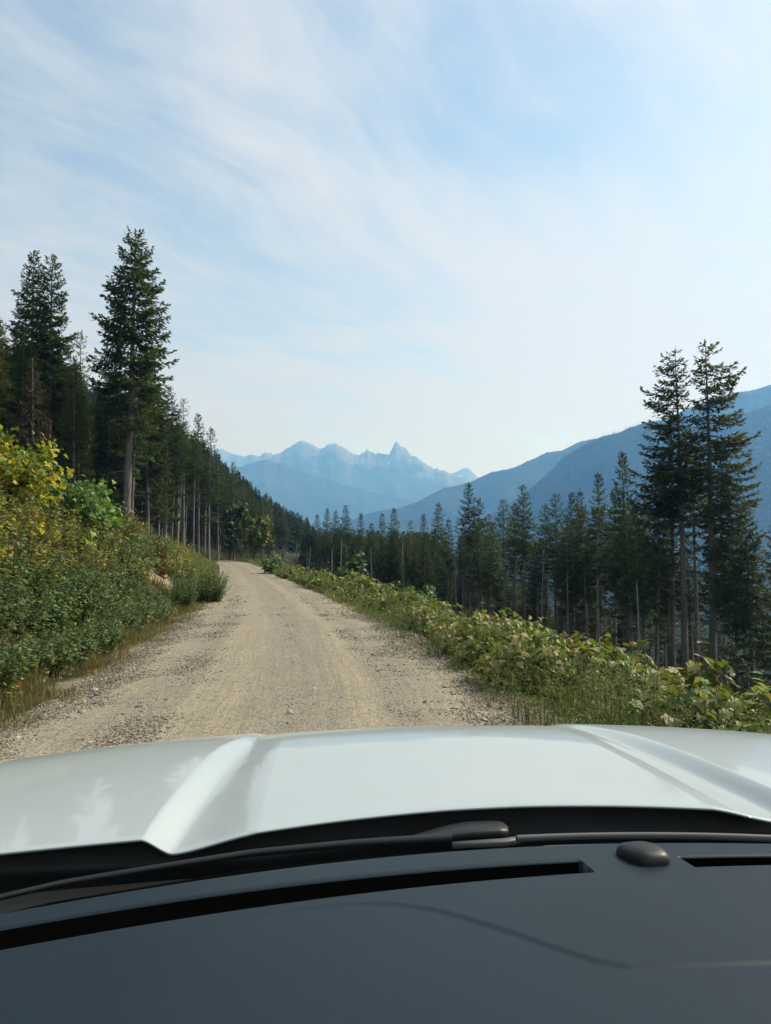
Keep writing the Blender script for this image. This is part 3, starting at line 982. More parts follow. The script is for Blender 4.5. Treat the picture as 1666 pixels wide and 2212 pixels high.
capF = lambda px: np.interp(px, [-100, 100, 200, 380, 440, 470, 520, 560, 600, 640, 665, 700, 760], [760, 760, 850, 900, 945, 975, 1022, 1055, 1085, 1108, 1118, 1165, 1200])
a1, h1 = scatter_slope(2200, 185, 520, 0, 150, -1, capF)
forest('forest', a1, h1, 101, n=130)
a2, h2 = scatter_slope(5200, 150, 900, 46, 420, 1, lambda p: p * 0 + 1225, (10, 20))
a4, h4 = scatter_slope(1500, 186, 430, 6, 60, 1, lambda p: np.interp(p, [560, 640, 720, 960, 1000], [1125, 1140, 1150, 1175, 1260]), (13, 22))
a3, h3 = scatter_slope(1100, 110, 300, 60, 160, 1, lambda p: p * 0 + 1260, (8, 16))
forest('forest', np.concatenate([a2, a3, a4]), np.concatenate([h2, h3, h4]), 111, n=100, wr=.22, c1=(.030, .050, .024), c2=(.075, .10, .038))


yv = rngf.uniform(850, 3000, 9000); xv = rngf.uniform(.02, .58, 9000) * yv
kv = fbm(xv * .006, yv * .006, 4) > -.17
xv, yv = xv[kv], yv[kv]
forest('forest', np.stack([xv, yv, height(xv, yv) - .3], 1), rngf.uniform(14, 27, len(xv)), 131, n=22, wr=.25, c1=(.028, .046, .022), c2=(.07, .092, .036))


def forest_on(surface, n, hr, seed, vmax=1.02, keep=None, nb=14):
    V, vs, pxs = surface
    rng = np.random.RandomState(seed)
    sel = int((vs <= vmax).sum())
    i = rng.rand(n) * (sel - 1.001); j = rng.rand(n) * (V.shape[1] - 1.001)
    i0, j0 = i.astype(int), j.astype(int)
    fi, fj = (i - i0)[:, None], (j - j0)[:, None]
    P = (V[i0, j0] * (1 - fi) + V[i0 + 1, j0] * fi) * (1 - fj) + (V[i0, j0 + 1] * (1 - fi) + V[i0 + 1, j0 + 1] * fi) * fj
    dens = fbm(P[:, 0] * .004, P[:, 1] * .004 + seed, 4)
    k = dens > -.19
    P = P[k]
    return P - np.array([0, 0, 1.0]), rng.uniform(hr[0], hr[1], len(P))


p4, q4 = forest_on(H4, 52000, (14, 25), 201)
forest('forest', p4, q4, 211, n=7, wr=.24, c1=(.022, .036, .020), c2=(.05, .065, .03))
p3, q3 = forest_on(H3, 22000, (14, 26), 202, 1.0)
forest('forest', p3, q3, 221, n=6, wr=.26, c1=(.022, .036, .020), c2=(.05, .065, .03))


# ------------------------------------------------------------------ leafy plants
_LOBE = np.array([(0, 0), (.12, -.16), (.40, -.24), (.42, .04), (.58, .26), (.36, .42), (.26, .60), (0, .92),
                  (-.26, .60), (-.36, .42), (-.58, .26), (-.42, .04), (-.40, -.24), (-.12, -.16)])


def lobed(P, D, N, size, col, fold=.22, droop=.35):
    """maple-like leaves with five lobes, folded along the midrib and drooping at the tips"""
    n = len(P)
    side = nrm(np.cross(D, N)); up = np.cross(side, D)
    x = _LOBE[None, :, 0] * size[:, None]; y = (_LOBE[None, :, 1] + .0) * size[:, None]
    r2 = (_LOBE[:, 0] ** 2 + _LOBE[:, 1] ** 2)[None]
    z = (np.abs(_LOBE[:, 0])[None] * fold - r2 * droop) * size[:, None]
    V = P[:, None] + side[:, None] * x[..., None] + D[:, None] * y[..., None] + up[:, None] * z[..., None]
    c = P + D * (.22 * size)[:, None] - up * (.03 * size)[:, None]
    V = np.concatenate([V, c[:, None]], 1)
    k = len(_LOBE)
    f = np.array([(i, (i + 1) % k, k) for i in range(k)])
    F = (f[None] + (np.arange(n) * (k + 1))[:, None, None]).reshape(-1, 3)
    return V.reshape(-1, 3), F, np.repeat(col, k + 1, 0)


def palette(rng, n, cols, weights, jitter=.18):
    i = rng.choice(len(cols), n, p=np.array(weights) / sum(weights))
    return np.clip(np.array(cols)[i] * rng.normal(1, jitter, (n, 1)), .005, .8)


def shrub(seed, name, r=.7, h=1.1, shoots=26, per=40, leaf=.07, lw=.5, cols=((.05, .09, .03),), weights=(1,), lobes=False,
          upright=.5, start=.25, droop=.2, lay=.0):
    rng = np.random.RandomState(seed)
    fo, st = MB(), MB()
    for k in range(shoots):
        a = rng.rand() * 6.28; rr = r * math.sqrt(rng.rand())
        hh = h * (1 - .45 * (rr / r) ** 2) * rng.uniform(.7, 1.1)
        b = np.array([math.cos(a), math.sin(a), 0])
        u = np.linspace(0, 1, 6)
        base = b * rr * .35
        sway = rng.normal(0, .08, 3) * h
        fn = lambda t: base + b * (rr * .65 + .15 * r * (1 - upright)) * (np.asarray(t)[:, None] ** 1.3) + np.array([0, 0, 1.0]) * hh * (np.asarray(t)[:, None] - lay * np.asarray(t)[:, None] ** 3) + sway * np.asarray(t)[:, None] ** 2
        st.add(*tube(fn(u), np.linspace(.012 * h, .003 * h, 6), 4))
        t = rng.uniform(start, 1.0, per)
        P = fn(t) + rng.normal(0, .035 * h, (per, 3))
        az = rng.rand(per) * 6.28
        out = np.stack([np.cos(az), np.sin(az), rng.normal(.05 - droop, .3, per)], 1)
        D = nrm(out + b[None] * .35)
        N = nrm(np.stack([rng.normal(0, .35, per), rng.normal(0, .35, per), np.ones(per)], 1) + b[None] * .25)
        sz = leaf * rng.uniform(.6, 1.25, per) * (1.1 - .35 * t)
        c = palette(rng, per, cols, weights)
        if lobes:
            P = P + D * (sz * .35)[:, None]
            fo.add(*lobed(P, D, N, sz, c))
        else:
            V, F = blades(P, D, sz, sz * lw, N, .12)
            fo.add(V, F, np.repeat(c, 4, 0))
    root = empty(name)
    fo.build("foliage", M_LEAF, root)
    st.build("stem", M_TWIG, root, smooth=True)
    return root


DG = ((.06, .108, .036), (.105, .165, .052), (.165, .22, .068), (.26, .255, .07))
YG = ((.10, .145, .036), (.20, .235, .050), (.34, .30, .058), (.42, .28, .055), (.29, .13, .045))
KINDS = {
    'dark': [shrub(s, "leafy_shrub", r=.75, h=1.15, shoots=30, per=36, leaf=.115, lw=.56, cols=DG, weights=(4, 5, 3, .5)) for s in (301, 302, 303)],
    'yellowish': [shrub(s, "leafy_shrub", r=.85, h=1.0, shoots=30, per=32, leaf=.115, lw=.62, cols=YG, weights=(4, 5, 3, 1.2, .4), upright=.3, droop=.3) for s in (311, 312, 313)],
    'autumn': [shrub(s, "leafy_shrub", r=.7, h=.95, shoots=26, per=32, leaf=.11, lw=.6, cols=YG, weights=(2, 3, 4, 3, 1.4), upright=.3, droop=.3) for s in (321, 322)],
    'willow': [shrub(s, "willow_shrub", r=.95, h=1.6, shoots=60, per=90, leaf=.11, lw=.42, cols=DG, weights=(3, 5, 4, .6), upright=.95, start=.10, droop=.0) for s in (331, 332)],
    'fern': [shrub(s, "leafy_shrub", r=.8, h=.8, shoots=34, per=46, leaf=.075, lw=.34, cols=((.055, .085, .024), (.09, .12, .034), (.16, .14, .05), (.17, .09, .035)), weights=(4, 4, 2, 1.2), upright=.4, droop=.1) for s in (341, 342)],
    'thimble': [shrub(s, "thimbleberry_shrub", r=.9, h=1.15, shoots=38, per=19, leaf=.175, lobes=True,
                      cols=((.085, .135, .026), (.135, .19, .036), (.195, .22, .048), (.29, .25, .105), (.24, .165, .07)), weights=wts, start=.25, droop=.45, upright=.5)
                for s, wts in ((351, (4, 5, 3, .6, .2)), (352, (3, 4, 3, 2, .6)), (353, (1.2, 2, 3, 5, 1.6)), (354, (2, 5, 5, 1, .3)), (355, (2, 3, 3, 3, 1.0)))],
}
_pused = set()
PLANTS = {k: 0 for k in KINDS}


def plant(kind, x, y, s=1.0, label=None, group=None, rng=random.Random(9), which=None, dz=-.06, sz=None):
    i = rng.randrange(len(KINDS[kind])) if which is None else which
    loc = (x, y, hgt(x, y) + dz); rz = rng.uniform(0, 6.28); sc = (s, s, sz or s * rng.uniform(.85, 1.15))
    o = KINDS[kind][i]
    if (kind, i) in _pused:
        o = dup(o, loc, rz, sc)
    else:
        _pused.add((kind, i))
        o.location = loc; o.rotation_euler = (0, 0, rz); o.scale = sc
    PLANTS[kind] += 1
    return tag(o, label, 'shrub', group)


def near_scar(x, y):
    for k in np.linspace(0, 1, 5):
        c = SCAR[0] * (1 - k) + SCAR[1] * k
        if math.hypot(x - c[0], (y - c[1]) * .5) < .95:
            return True
    return False


print('SCAR', SCAR)
rp = random.Random(12)
# foot of the left bank: dark green shrubs in a line above the verge grass
y = 7.2
while y < 31:
    for srow, sc in ((rp.uniform(.75, 1.05), .72), (rp.uniform(1.5, 2.0), .95)):
        x = float(contour(y)) - 2.6 - srow
        if not near_scar(x, y) and not (abs(833 + x / y * FPX - 338) < 26 and y > SCAR[1][1] - 7 and srow > 1.2):
            low_ = .42 if y > 21 and 290 < 833 + x / y * FPX < 378 else 1.0 if y < 20 else .85
            plant('dark', x, y + rp.uniform(-.3, .3), sc * rp.uniform(.85, 1.15) * low_, 'dark green oval-leaved shrub in the thick band at the foot of the left bank',
                  'dark shrubs along the foot of the bank', rp)
    y += rp.uniform(.62, .95)
# the bank above
cnt = 0
pts = []
for _ in range(9000):
    y = 7.5 + 52 * rp.random() ** 1.5
    s = rp.uniform(2.1, 8.5) if y > 10 else rp.uniform(2.1, 6)
    x = float(contour(y)) - 2.6 - s
    px = 833 + x / y * FPX
    if px < -110 or near_scar(x, y) or (abs(px - 333) < 32 and SCAR[1][1] - 9 < y < SCAR[0][1] + 1.5):
        continue
    if y > 25 and px > 378:
        continue
    sep = .85 if y < 18 else 1.05 if y < 30 else 1.45
    if any((x - a) ** 2 + (y - b) ** 2 < sep * sep for a, b in pts):
        continue
    pts.append((x, y))
    k = rp.choices(['yellowish', 'dark', 'autumn', 'fern'], (4.2, 2.0, 1.6 if px < 330 else .8, 2.4))[0]
    lab = {'yellowish': 'yellow-green shrub in the tangle covering the middle of the left bank', 'dark': 'dark green shrub among yellower ones up on the left bank',
           'autumn': 'shrub turning orange and yellow on the upper left bank', 'fern': 'low feathery bracken-like plant between shrubs on the left bank'}[k]
    plant(k, x, y, (1.2 if y < 30 else 1.45) * rp.uniform(.8, 1.2), lab, {'yellowish': 'yellow-green bank shrubs', 'dark': 'dark shrubs up on the bank', 'autumn': 'autumn coloured bank shrubs', 'fern': 'feathery bank plants'}[k], rp)
    cnt += 1
    if cnt > 150:
        break
print('bank shrubs', cnt)

# willow at the road edge, hiding the inside of the bend
for px, py, sc, lab in ((455, 1302, 1.0, 'upright narrow-leaved willow bush jutting into the left road edge before the bend'),
                        (418, 1304, 1.0, 'willow bush close behind the one jutting into the left road edge'),
                        (385, 1318, .9, 'low willow bush at the road edge just before the taller pair'),
                        (400, 1262, .8, 'willow bush on the lower bank behind the pair at the road edge')):
    p = hit(px, py)
    plant('willow', p[0], p[1], sc, lab, None, rp)

# right verge: big-leaved thimbleberry in a long band
pts = []; nth = 0
band = []
y = 5.2
while y < 78:
    step = .52 if y < 14 else .8 if y < 26 else 1.25 if y < 45 else 2.0
    rows = (1.55, 2.2, 2.9, 3.7, 4.6) if y < 10 else (.95, 1.6, 2.35, 3.2) if y < 22 else (.9, 1.7, 2.6) if y < 48 else (.6, 1.8)
    for srow in rows:
        s = srow + rp.uniform(-.3, .3)
        x = float(contour(y)) + 2.6 + s
        px = 833 + x / y * FPX
        if px < 1800 and not (y < 6.6 and s < 2.2):
            wh = rp.choices(range(5), (2, 3, 3, 3, 3))[0]
            hue = ('fresh green', 'green and tan', 'mostly tan faded', 'bright yellow-green', 'patchy green and straw')[wh]
            where = 'in the right verge beside the hood' if y < 9 else 'in the right verge just past the hood' if y < 16 else 'midway along the right verge' if y < 30 else 'far down the right verge near the bend'
            plant('thimble', x, y + rp.uniform(-.25, .25), (.95 if y < 10 else .95 if y < 16 else .95 if y < 30 else 1.1) * (.8 if srow < 1.7 else 1) * rp.choice((.75, .85, .95, 1.1, 1.2)) * (.75 if srow < 1 and y < 40 else 1), f'{hue} big-leaved shrub {where}',
                  f'{hue} shrubs {where}', rp, which=wh)
            nth += 1
    y += step * rp.uniform(.8, 1.2)
print('thimbleberry', nth, PLANTS)


# small broad-leaved trees
def maple(seed, name, H, R, leaf, cols, weights, limbs=9, per=60, trunk=True):
    rng = np.random.RandomState(seed)
    fo, tr = MB(), MB()
    tr.add(*tube(np.array([[0, 0, 0], [.05 * H, 0, H * .4], [.03 * H, .03 * H, H * .8]]), np.array([.022, .016, .006]) * H, 6))
    for k in range(limbs):
        a = k * 2.4 + rng.uniform(-.4, .4); z0 = H * rng.uniform(.08, .6)
        L = R * rng.uniform(.7, 1.1) * (1 - .45 * z0 / H)
        d = np.array([math.cos(a), math.sin(a), 0])
        u = np.linspace(0, 1, 6)[:, None]
        p = np.array([.03 * H, 0, z0]) + d * L * u + np.array([0, 0, 1]) * (H * rng.uniform(.18, .45) * (u - .25 * u ** 2))
        tr.add(*tube(p, np.linspace(.009, .002, 6) * H, 4))
        for j in range(per):
            pass
        t = rng.uniform(.3, 1.05, per)
        P = np.stack([np.interp(t, u[:, 0], p[:, i]) for i in range(3)], 1) + rng.normal(0, .14 * R, (per, 3))
        az = rng.rand(per) * 6.28
        D = nrm(np.stack([np.cos(az), np.sin(az), rng.normal(-.55, .35, per)], 1) + d * .5)
        N = nrm(np.stack([rng.normal(0, .4, per), rng.normal(0, .4, per), np.ones(per)], 1) + d * .5)
        sz = leaf * rng.uniform(.6, 1.2, per)
        c = palette(rng, per, cols, weights, .15)
        fo.add(*lobed(P, D, N, sz, c, droop=.45))
    root = empty(name)
    fo.build("crown", M_LEAF, root)
    tr.build("trunk", M_TWIG, root, smooth=True)
    return root


def place(o, p, label, cat='tree', rz=0.0, group=None):
    o.location = (p[0], p[1], hgt(p[0], p[1]) - .1)
    o.rotation_euler = (0, 0, rz)
    return tag(o, label, cat, group)


YEL = ((.48, .40, .035), (.30, .32, .04), (.13, .19, .03))
GRN = ((.06, .12, .025), (.10, .18, .035), (.17, .25, .05))
place(maple(401, "maple_tree", 3.2, 1.5, .17, YEL, (5, 3, 5), 15, 95), at(12, 1060, 21), 'young maple with drooping bright yellow and green leaves at the left edge of the bank')
place(maple(402, "maple_tree", 2.7, 1.7, .17, GRN, (3, 5, 3), 18, 130), at(155, 1080, 27), 'domed bright green young maple below the twin spires')
place(maple(403, "maple_tree", 1.1, .7, .18, ((.22, .30, .05), (.14, .22, .04)), (3, 2), 6, 12), at(168, 1118, 22), 'small lime-green maple sapling in front of the domed green maple')
place(maple(404, "maple_tree", .95, .4, .17, ((.55, .45, .03), (.40, .36, .04)), (4, 1), 5, 9), at(97, 1110, 20), 'tiny maple sapling with vivid yellow leaves between the two young maples')
place(maple(405, "deciduous_tree", 10.5, 3.0, .62, ((.10, .14, .03), (.17, .19, .035), (.28, .24, .04)), (4, 4, 2), 16, 60), at(548, 1180, 128), 'yellow-green leafy tree standing among the dark conifers at the outside of the bend')
place(maple(406, "deciduous_tree", 13, 3.0, .60, ((.035, .075, .025), (.06, .10, .03)), (3, 3), 18, 70), at(497, 1190, 132), 'green leafy tree with pale thin stems behind the bend')
place(maple(407, "deciduous_tree", 1.9, 1.2, .24, GRN, (4, 4, 1), 12, 60), at(588, 1220, 72), 'bright green bush at the far right corner of the bend')
place(maple(408, "deciduous_tree", 3.4, 1.2, .30, GRN, (4, 4, 1), 10, 40), at(744, 1250, 47), 'thin young leafy tree rising above the roadside band near the bend')
place(maple(409, "deciduous_tree", 3.0, .9, .26, ((.05, .11, .03), (.08, .15, .04)), (3, 3), 9, 40), at(903, 1270, 36), 'slim green sapling rising from the roadside band below the row of conifers')

# rusty seedlings on the crest of the bank, green seedlings below
for j, (px, py, D, s, lab) in enumerate(((347, 1118, 33, .17, 'rusty brown dead conifer seedling on the bank crest beside the tallest tree'),
                                          (283, 1110, 30, .19, 'brownish conifer seedling on the bank crest left of the rusty one'))):
    if j == 0:
        seed_r = conifer(95, H=8, cb=.03, R=2.2, power=.8, per=6, whorl=.4, spray=.45, density=1.0, col=(.13, .06, .025), col2=(.22, .11, .045), trunk_r=.08, dead=0)
        so = seed_r
    else:
        so = dup(seed_r, (0, 0, 0))
    p = at(px, py, D)
    so.location = (p[0], p[1], hgt(p[0], p[1]) - .05); so.scale = (s * 1.2, s * 1.2, s * 1.3)
    tag(so, lab, 'tree')
yng = [(292, 1228, None, .26, 'small green conifer seedling on the bank left of the bare sandy scar'), (368, 1172, None, .2, 'green conifer seedling on the bank crest above the sandy scar')]
for j, (px, py, _d, s, lab) in enumerate(yng):
    so = PROTO['young'][0] if j == 0 else dup(PROTO['young'][0], (0, 0, 0))
    p = hit(px, py)
    so.location = (p[0], p[1], p[2] - .05); so.scale = (s, s, s)
    tag(so, lab, 'tree')

# ------------------------------------------------------------------ grass, weeds and ground cover
rg = np.random.RandomState(55)


def grass_blades(mb, x, y, h, wd, cols, weights, lean=.35):
    n = len(x)
    z = height(x, y) - .01
    P = np.stack([x, y, z], 1)
    az = rg.rand(n) * 6.28
    d = np.stack([np.cos(az), np.sin(az), np.zeros(n)], 1)
    side = np.stack([-np.sin(az + .6), np.cos(az + .6), np.zeros(n)], 1)
    l1 = (h * lean * rg.uniform(.1, .5, n))[:, None]; l2 = (h * lean * rg.uniform(.6, 1.8, n))[:, None]
    up = np.array([0, 0, 1.0])
    m = P + d * l1 + up * (h * .55)[:, None]
    t = P + d * l2 + up * (h * rg.uniform(.8, 1.0, n))[:, None]
    w2 = (wd / 2)[:, None]
    V = np.stack([P - side * w2, P + side * w2, m + side * w2 * .8, m - side * w2 * .8, t], 1)
    c = palette(rg, n, cols, weights, .2)
    k = np.arange(n)[:, None] * 5
    mb.add(V.reshape(-1, 3), np.concatenate([k + 0, k + 1, k + 2, k + 3], 1), np.repeat(c, 5, 0))
    F3 = np.concatenate([k + 3, k + 2, k + 4], 1)
    mb.L.append((F3 + mb.n - 5 * n).ravel()); mb.N.append(np.full(n, 3, int)); mb.M.append(np.zeros(n, int))


def verge(n, y0, y1, s0, s1, side, pw=1.6, clump=.5, seed=0):
    y = y0 + (y1 - y0) * rg.rand(n) ** pw
    s = s0 + (s1 - s0) * rg.rand(n)
    x = contour(y) + side * (2.6 + s)
    k = fbm(x * 1.3 + seed, y * 1.3 + seed, 4) > (clump - .5) * .5 + rg.normal(0, .05, n)
    for kk in np.linspace(0, 1, 5):
        c = SCAR[0] * (1 - kk) + SCAR[1] * kk
        k &= np.hypot(x - c[0], (y - c[1]) * .5) > .9
    return x[k], y[k], s[k]


DRY = ((.09, .10, .032), (.15, .14, .05), (.24, .19, .085), (.14, .08, .035))
GRS = ((.10, .14, .042), (.16, .195, .065), (.24, .25, .095), (.34, .30, .15))
gl = MB()
x, y, s = verge(42000, 2.5, 34, -.15, 1.1, -1, 1.7, .47, 3)
hh = rg.uniform(.05, .40, len(x)) * (.6 + .9 * np.clip(fbm(x * 2.1, y * 2.1, 3) + .4, 0, 1)) * np.clip(.45 + s * 1.0, .3, 1.4)
grass_blades(gl, x, y, hh, rg.uniform(.004, .010, len(x)), DRY, (3, 4, 3, 2))
x, y, s = verge(4000, 4.6, 16, -.75, .0, -1, 1.3, .60, 9)
grass_blades(gl, x, y, rg.uniform(.03, .12, len(x)), rg.uniform(.004, .009, len(x)), DRY, (4, 3, 2, 2), .8)
x, y, s = verge(12000, 28, 150, -.1, 3.0, -1, 1.3, .5, 5)
grass_blades(gl, x, y, rg.uniform(.2, .6, len(x)), rg.uniform(.02, .05, len(x)), DRY, (4, 3, 2, 1))
tag(gl.build("grass", M_GRASS), kind='stuff')
gr = MB()
x, y, s = verge(38000, 2.0, 30, -.42, 1.25, 1, 1.7, .56, 13)
hh = rg.uniform(.08, .46, len(x)) * np.clip(.5 + s * .8, .22, 1.2) * (.5 + 1.1 * np.clip(fbm(x * 1.7, y * 1.7, 3) + .4, 0, 1))
grass_blades(gr, x, y, hh, rg.uniform(.004, .009, len(x)), GRS, (4, 5, 3, 2))
x, y, s = verge(12000, 28, 140, -.1, 2.2, 1, 1.3, .5, 15)
grass_blades(gr, x, y, rg.uniform(.15, .5, len(x)), rg.uniform(.02, .05, len(x)), GRS, (4, 4, 3, 2))
tag(gr.build("grass", M_GRASS), kind='stuff')

# upright seedy weeds in the right verge
wd = MB()
x, y, s = verge(3000, 2.2, 24, -.15, 1.6, 1, 1.5, .48, 23)
z = height(x, y)
for a, b, c, ss in zip(x, y, z, s):
    h = rg.uniform(.35, .9) * min(1, .5 + ss * .5)
    lean = rg.normal(0, .08, 2)
    pth = np.array([[a, b, c], [a + lean[0] * h * .5, b + lean[1] * h * .5, c + h * .55], [a + lean[0] * h * 1.3, b + lean[1] * h * 1.3, c + h]])
    wd.add(*tube(pth, np.array([.004, .003, .0015]), 3), col=(.11, .14, .05))
    n = 16
    t = rg.uniform(.25, 1.0, n)
    P = np.stack([np.interp(t, [0, .55, 1], pth[:, i]) for i in range(3)], 1)
    az = rg.rand(n) * 6.28
    D = nrm(np.stack([np.cos(az), np.sin(az), rg.uniform(.2, 1.0, n)], 1))
    V, F = blades(P, D, rg.uniform(.035, .085, n), rg.uniform(.007, .014, n), nrm(rg.normal(0, 1, (n, 3)) + [0, 0, 1]), .1)
    wd.add(V, F, np.repeat(palette(rg, n, ((.10, .14, .045), (.15, .185, .065), (.24, .235, .12)), (4, 4, 1.5)), 4, 0))
    if rg.rand() < .5:
        n = 12
        P = pth[2] + rg.normal(0, .04, (n, 3)) + [0, 0, -.04]
        V, F = blades(P, nrm(rg.normal(0, 1, (n, 3))), np.full(n, .016), np.full(n, .011), nrm(rg.normal(0, 1, (n, 3))), 0)
        wd.add(V, F, (.30, .29, .17))
tag(wd.build("weeds", M_GRASS), kind='stuff')

# low leafy ground cover under the shrubs on both slopes and on the forest edge
gc = MB()


def cover(n, y0, y1, s0, s1, side, size, cols, weights, pw=1.4, lift=.25):
    y = y0 + (y1 - y0) * rg.rand(n) ** pw
    s = s0 + (s1 - s0) * rg.rand(n)
    x = contour(y) + side * (2.6 + s)
    bad = np.zeros(n, bool)
    for k in np.linspace(0, 1, 5):
        c = SCAR[0] * (1 - k) + SCAR[1] * k
        bad |= np.hypot(x - c[0], (y - c[1]) * .5) < .8
    keep = ~bad & (fbm(x * .8, y * .8, 4) > -.22) & (nearest(x, y)[1] > 2.9)
    x, y = x[keep], y[keep]
    n = len(x)
    P = np.stack([x, y, height(x, y) + rg.rand(n) ** 1.5 * lift], 1)
    az = rg.rand(n) * 6.28
    D = nrm(np.stack([np.cos(az), np.sin(az), rg.normal(.1, .4, n)], 1))
    sz = size * rg.uniform(.6, 1.3, n)
    V, F = blades(P, D, sz, sz * rg.uniform(.3, .6, n), nrm(rg.normal(0, .4, (n, 3)) + [0, 0, 1]), .1)
    gc.add(V, F, np.repeat(palette(rg, n, cols, weights), 4, 0))


cover(26000, 6, 40, .5, 9, -1, .085, YG, (5, 5, 2, 1, .6), 1.5, .45)
cover(16000, 38, 120, .5, 14, -1, .22, YG, (5, 4, 2, .7, .6), 1.2, .6)
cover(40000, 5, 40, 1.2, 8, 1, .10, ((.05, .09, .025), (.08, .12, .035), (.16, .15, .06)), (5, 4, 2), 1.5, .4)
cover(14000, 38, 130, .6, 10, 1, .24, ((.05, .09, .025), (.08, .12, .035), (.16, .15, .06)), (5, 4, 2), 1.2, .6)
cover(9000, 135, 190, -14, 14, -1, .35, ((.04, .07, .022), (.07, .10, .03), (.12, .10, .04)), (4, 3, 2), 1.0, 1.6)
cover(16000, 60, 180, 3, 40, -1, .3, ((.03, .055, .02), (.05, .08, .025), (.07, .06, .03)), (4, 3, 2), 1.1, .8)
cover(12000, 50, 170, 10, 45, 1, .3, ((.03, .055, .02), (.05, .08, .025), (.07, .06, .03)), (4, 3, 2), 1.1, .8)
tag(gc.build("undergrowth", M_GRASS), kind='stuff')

# ------------------------------------------------------------------ stones
def stone_mat():
    m, t = material("road_stone")
    att = t.new('ShaderNodeAttribute', attribute_name='tint').outputs['Color']
    co = t.new('ShaderNodeTexCoord').outputs['Object']
    c = t.mix(t.math('MULTIPLY', t.noise(co, 30, 4, .6), .6), att, (.10, .085, .065))
    p = t.new('ShaderNodeBsdfPrincipled', {'Base Color': c, 'Roughness': .9, 'Specular IOR Level': .2})
    t.new('ShaderNodeOutputMaterial', {'Surface': p.outputs[0]})
    return m


M_STONE = stone_mat()


def ico():
    p = (1 + 5 ** .5) / 2
    V = nrm(np.array([(-1, p, 0), (1, p, 0), (-1, -p, 0), (1, -p, 0), (0, -1, p), (0, 1, p), (0, -1, -p), (0, 1, -p), (p, 0, -1), (p, 0, 1), (-p, 0, -1), (-p, 0, 1)], float))
    F = np.array([(0, 11, 5), (0, 5, 1), (0, 1, 7), (0, 7, 10), (0, 10, 11), (1, 5, 9), (5, 11, 4), (11, 10, 2), (10, 7, 6), (7, 1, 8), (3, 9, 4), (3, 4, 2), (3, 2, 6), (3, 6, 8), (3, 8, 9), (4, 9, 5), (2, 4, 11), (6, 2, 10), (8, 6, 7), (9, 8, 1)])
    return V, F


IV, IF = ico()


def road_z(x, y):
    i, d = nearest(x, y)
    return np.where(d < 2.8, zpath(i) + .008, height(x, y))


SC_COL = ((.17, .155, .135), (.29, .255, .205), (.42, .36, .265), (.55, .50, .42), (.085, .083, .082))
pb = MB()
OV = np.array([(1, 0, 0), (-1, 0, 0), (0, 1, 0), (0, -1, 0), (0, 0, 1), (0, 0, -1)], float)
OF = np.array([(0, 2, 4), (2, 1, 4), (1, 3, 4), (3, 0, 4), (2, 0, 5), (1, 2, 5), (3, 1, 5), (0, 3, 5)])


def pebbles(n, y1, pw, size, big, BV, BF):
    y = 4.8 + y1 * rg.rand(n) ** pw
    u = rg.uniform(-3.0, 2.9, n)
    x = contour(y) + u
    dens = .62 - .35 * np.exp(-((u + .85) / .45) ** 2) - .2 * np.exp(-((u - 1.0) / .35) ** 2) + .05 * (np.abs(u) > 2.2) + fbm(x * .8, y * .35, 4) * .4 + fbm(x * 3, y * .6, 3) * .3
    k = rg.rand(n) < dens
    x, y = x[k], y[k]
    n = len(x)
    sz = size * rg.uniform(.6, 1.7, n) + big * rg.rand(n) ** 12 + .0004 * y
    z = road_z(x, y) + sz * .15
    nv = len(BV)
    jit = rg.uniform(.6, 1.35, (n, nv, 1))
    V = BV[None] * jit * sz[:, None, None] * np.stack([rg.uniform(.8, 1.5, n), rg.uniform(.8, 1.3, n), rg.uniform(.5, .9, n)], 1)[:, None]
    a = rg.rand(n) * 6.28
    Vx = V[..., 0] * np.cos(a)[:, None] - V[..., 1] * np.sin(a)[:, None]; Vy = V[..., 0] * np.sin(a)[:, None] + V[..., 1] * np.cos(a)[:, None]
    V = np.stack([Vx + x[:, None], Vy + y[:, None], V[..., 2] + z[:, None]], -1)
    F = (BF[None] + (np.arange(n) * nv)[:, None, None]).reshape(-1, 3)
    pb.add(V.reshape(-1, 3), F, np.repeat(palette(rg, n, SC_COL, (3, 4, 4, 2.0, 1.0), .2), nv, 0))


pebbles(120000, 18, 1.7, .0062, .004, OV, OF)
pebbles(9000, 30, 1.7, .010, .018, IV, IF)
tag(pb.build("gravel", M_STONE), kind='stuff')

stones = [(592, 1395, .055, 4, 'dark angular stone alone on the left half of the road before the bend'), (740, 1512, .05, 4, 'dark stone in the sandy wheel track nearest the hood crease'),
          (478, 1453, .05, 0, 'grey stone on the loose gravel between the wheel tracks'), (1218, 1560, .07, 1, 'flat brown stone near the right road edge close to the hood'),
          (1000, 1520, .055, 1, 'tan stone just beyond the hood centre'), (680, 1490, .06, 3, 'pale flat stone pressed into the middle of the road'),
          (795, 1470, .06, 3, 'pale flat stone on the right wheel track'), (905, 1500, .055, 2, 'beige stone beside the right wheel track'),
          (1060, 1478, .05, 0, 'grey stone at the start of the right verge rubble'), (1010, 1430, .05, 2, 'beige stone at the foot of the right verge grass'),
          (150, 1553, .06, 1, 'brown stone on the left road edge near the hood corner'), (205, 1493, .07, 3, 'pale stone in the left verge grass'),
          (430, 1512, .055, 0, 'dark grey stone left of the middle wheel track near the hood'), (300, 1530, .05, 4, 'small black stone on the left wheel track near the hood')]
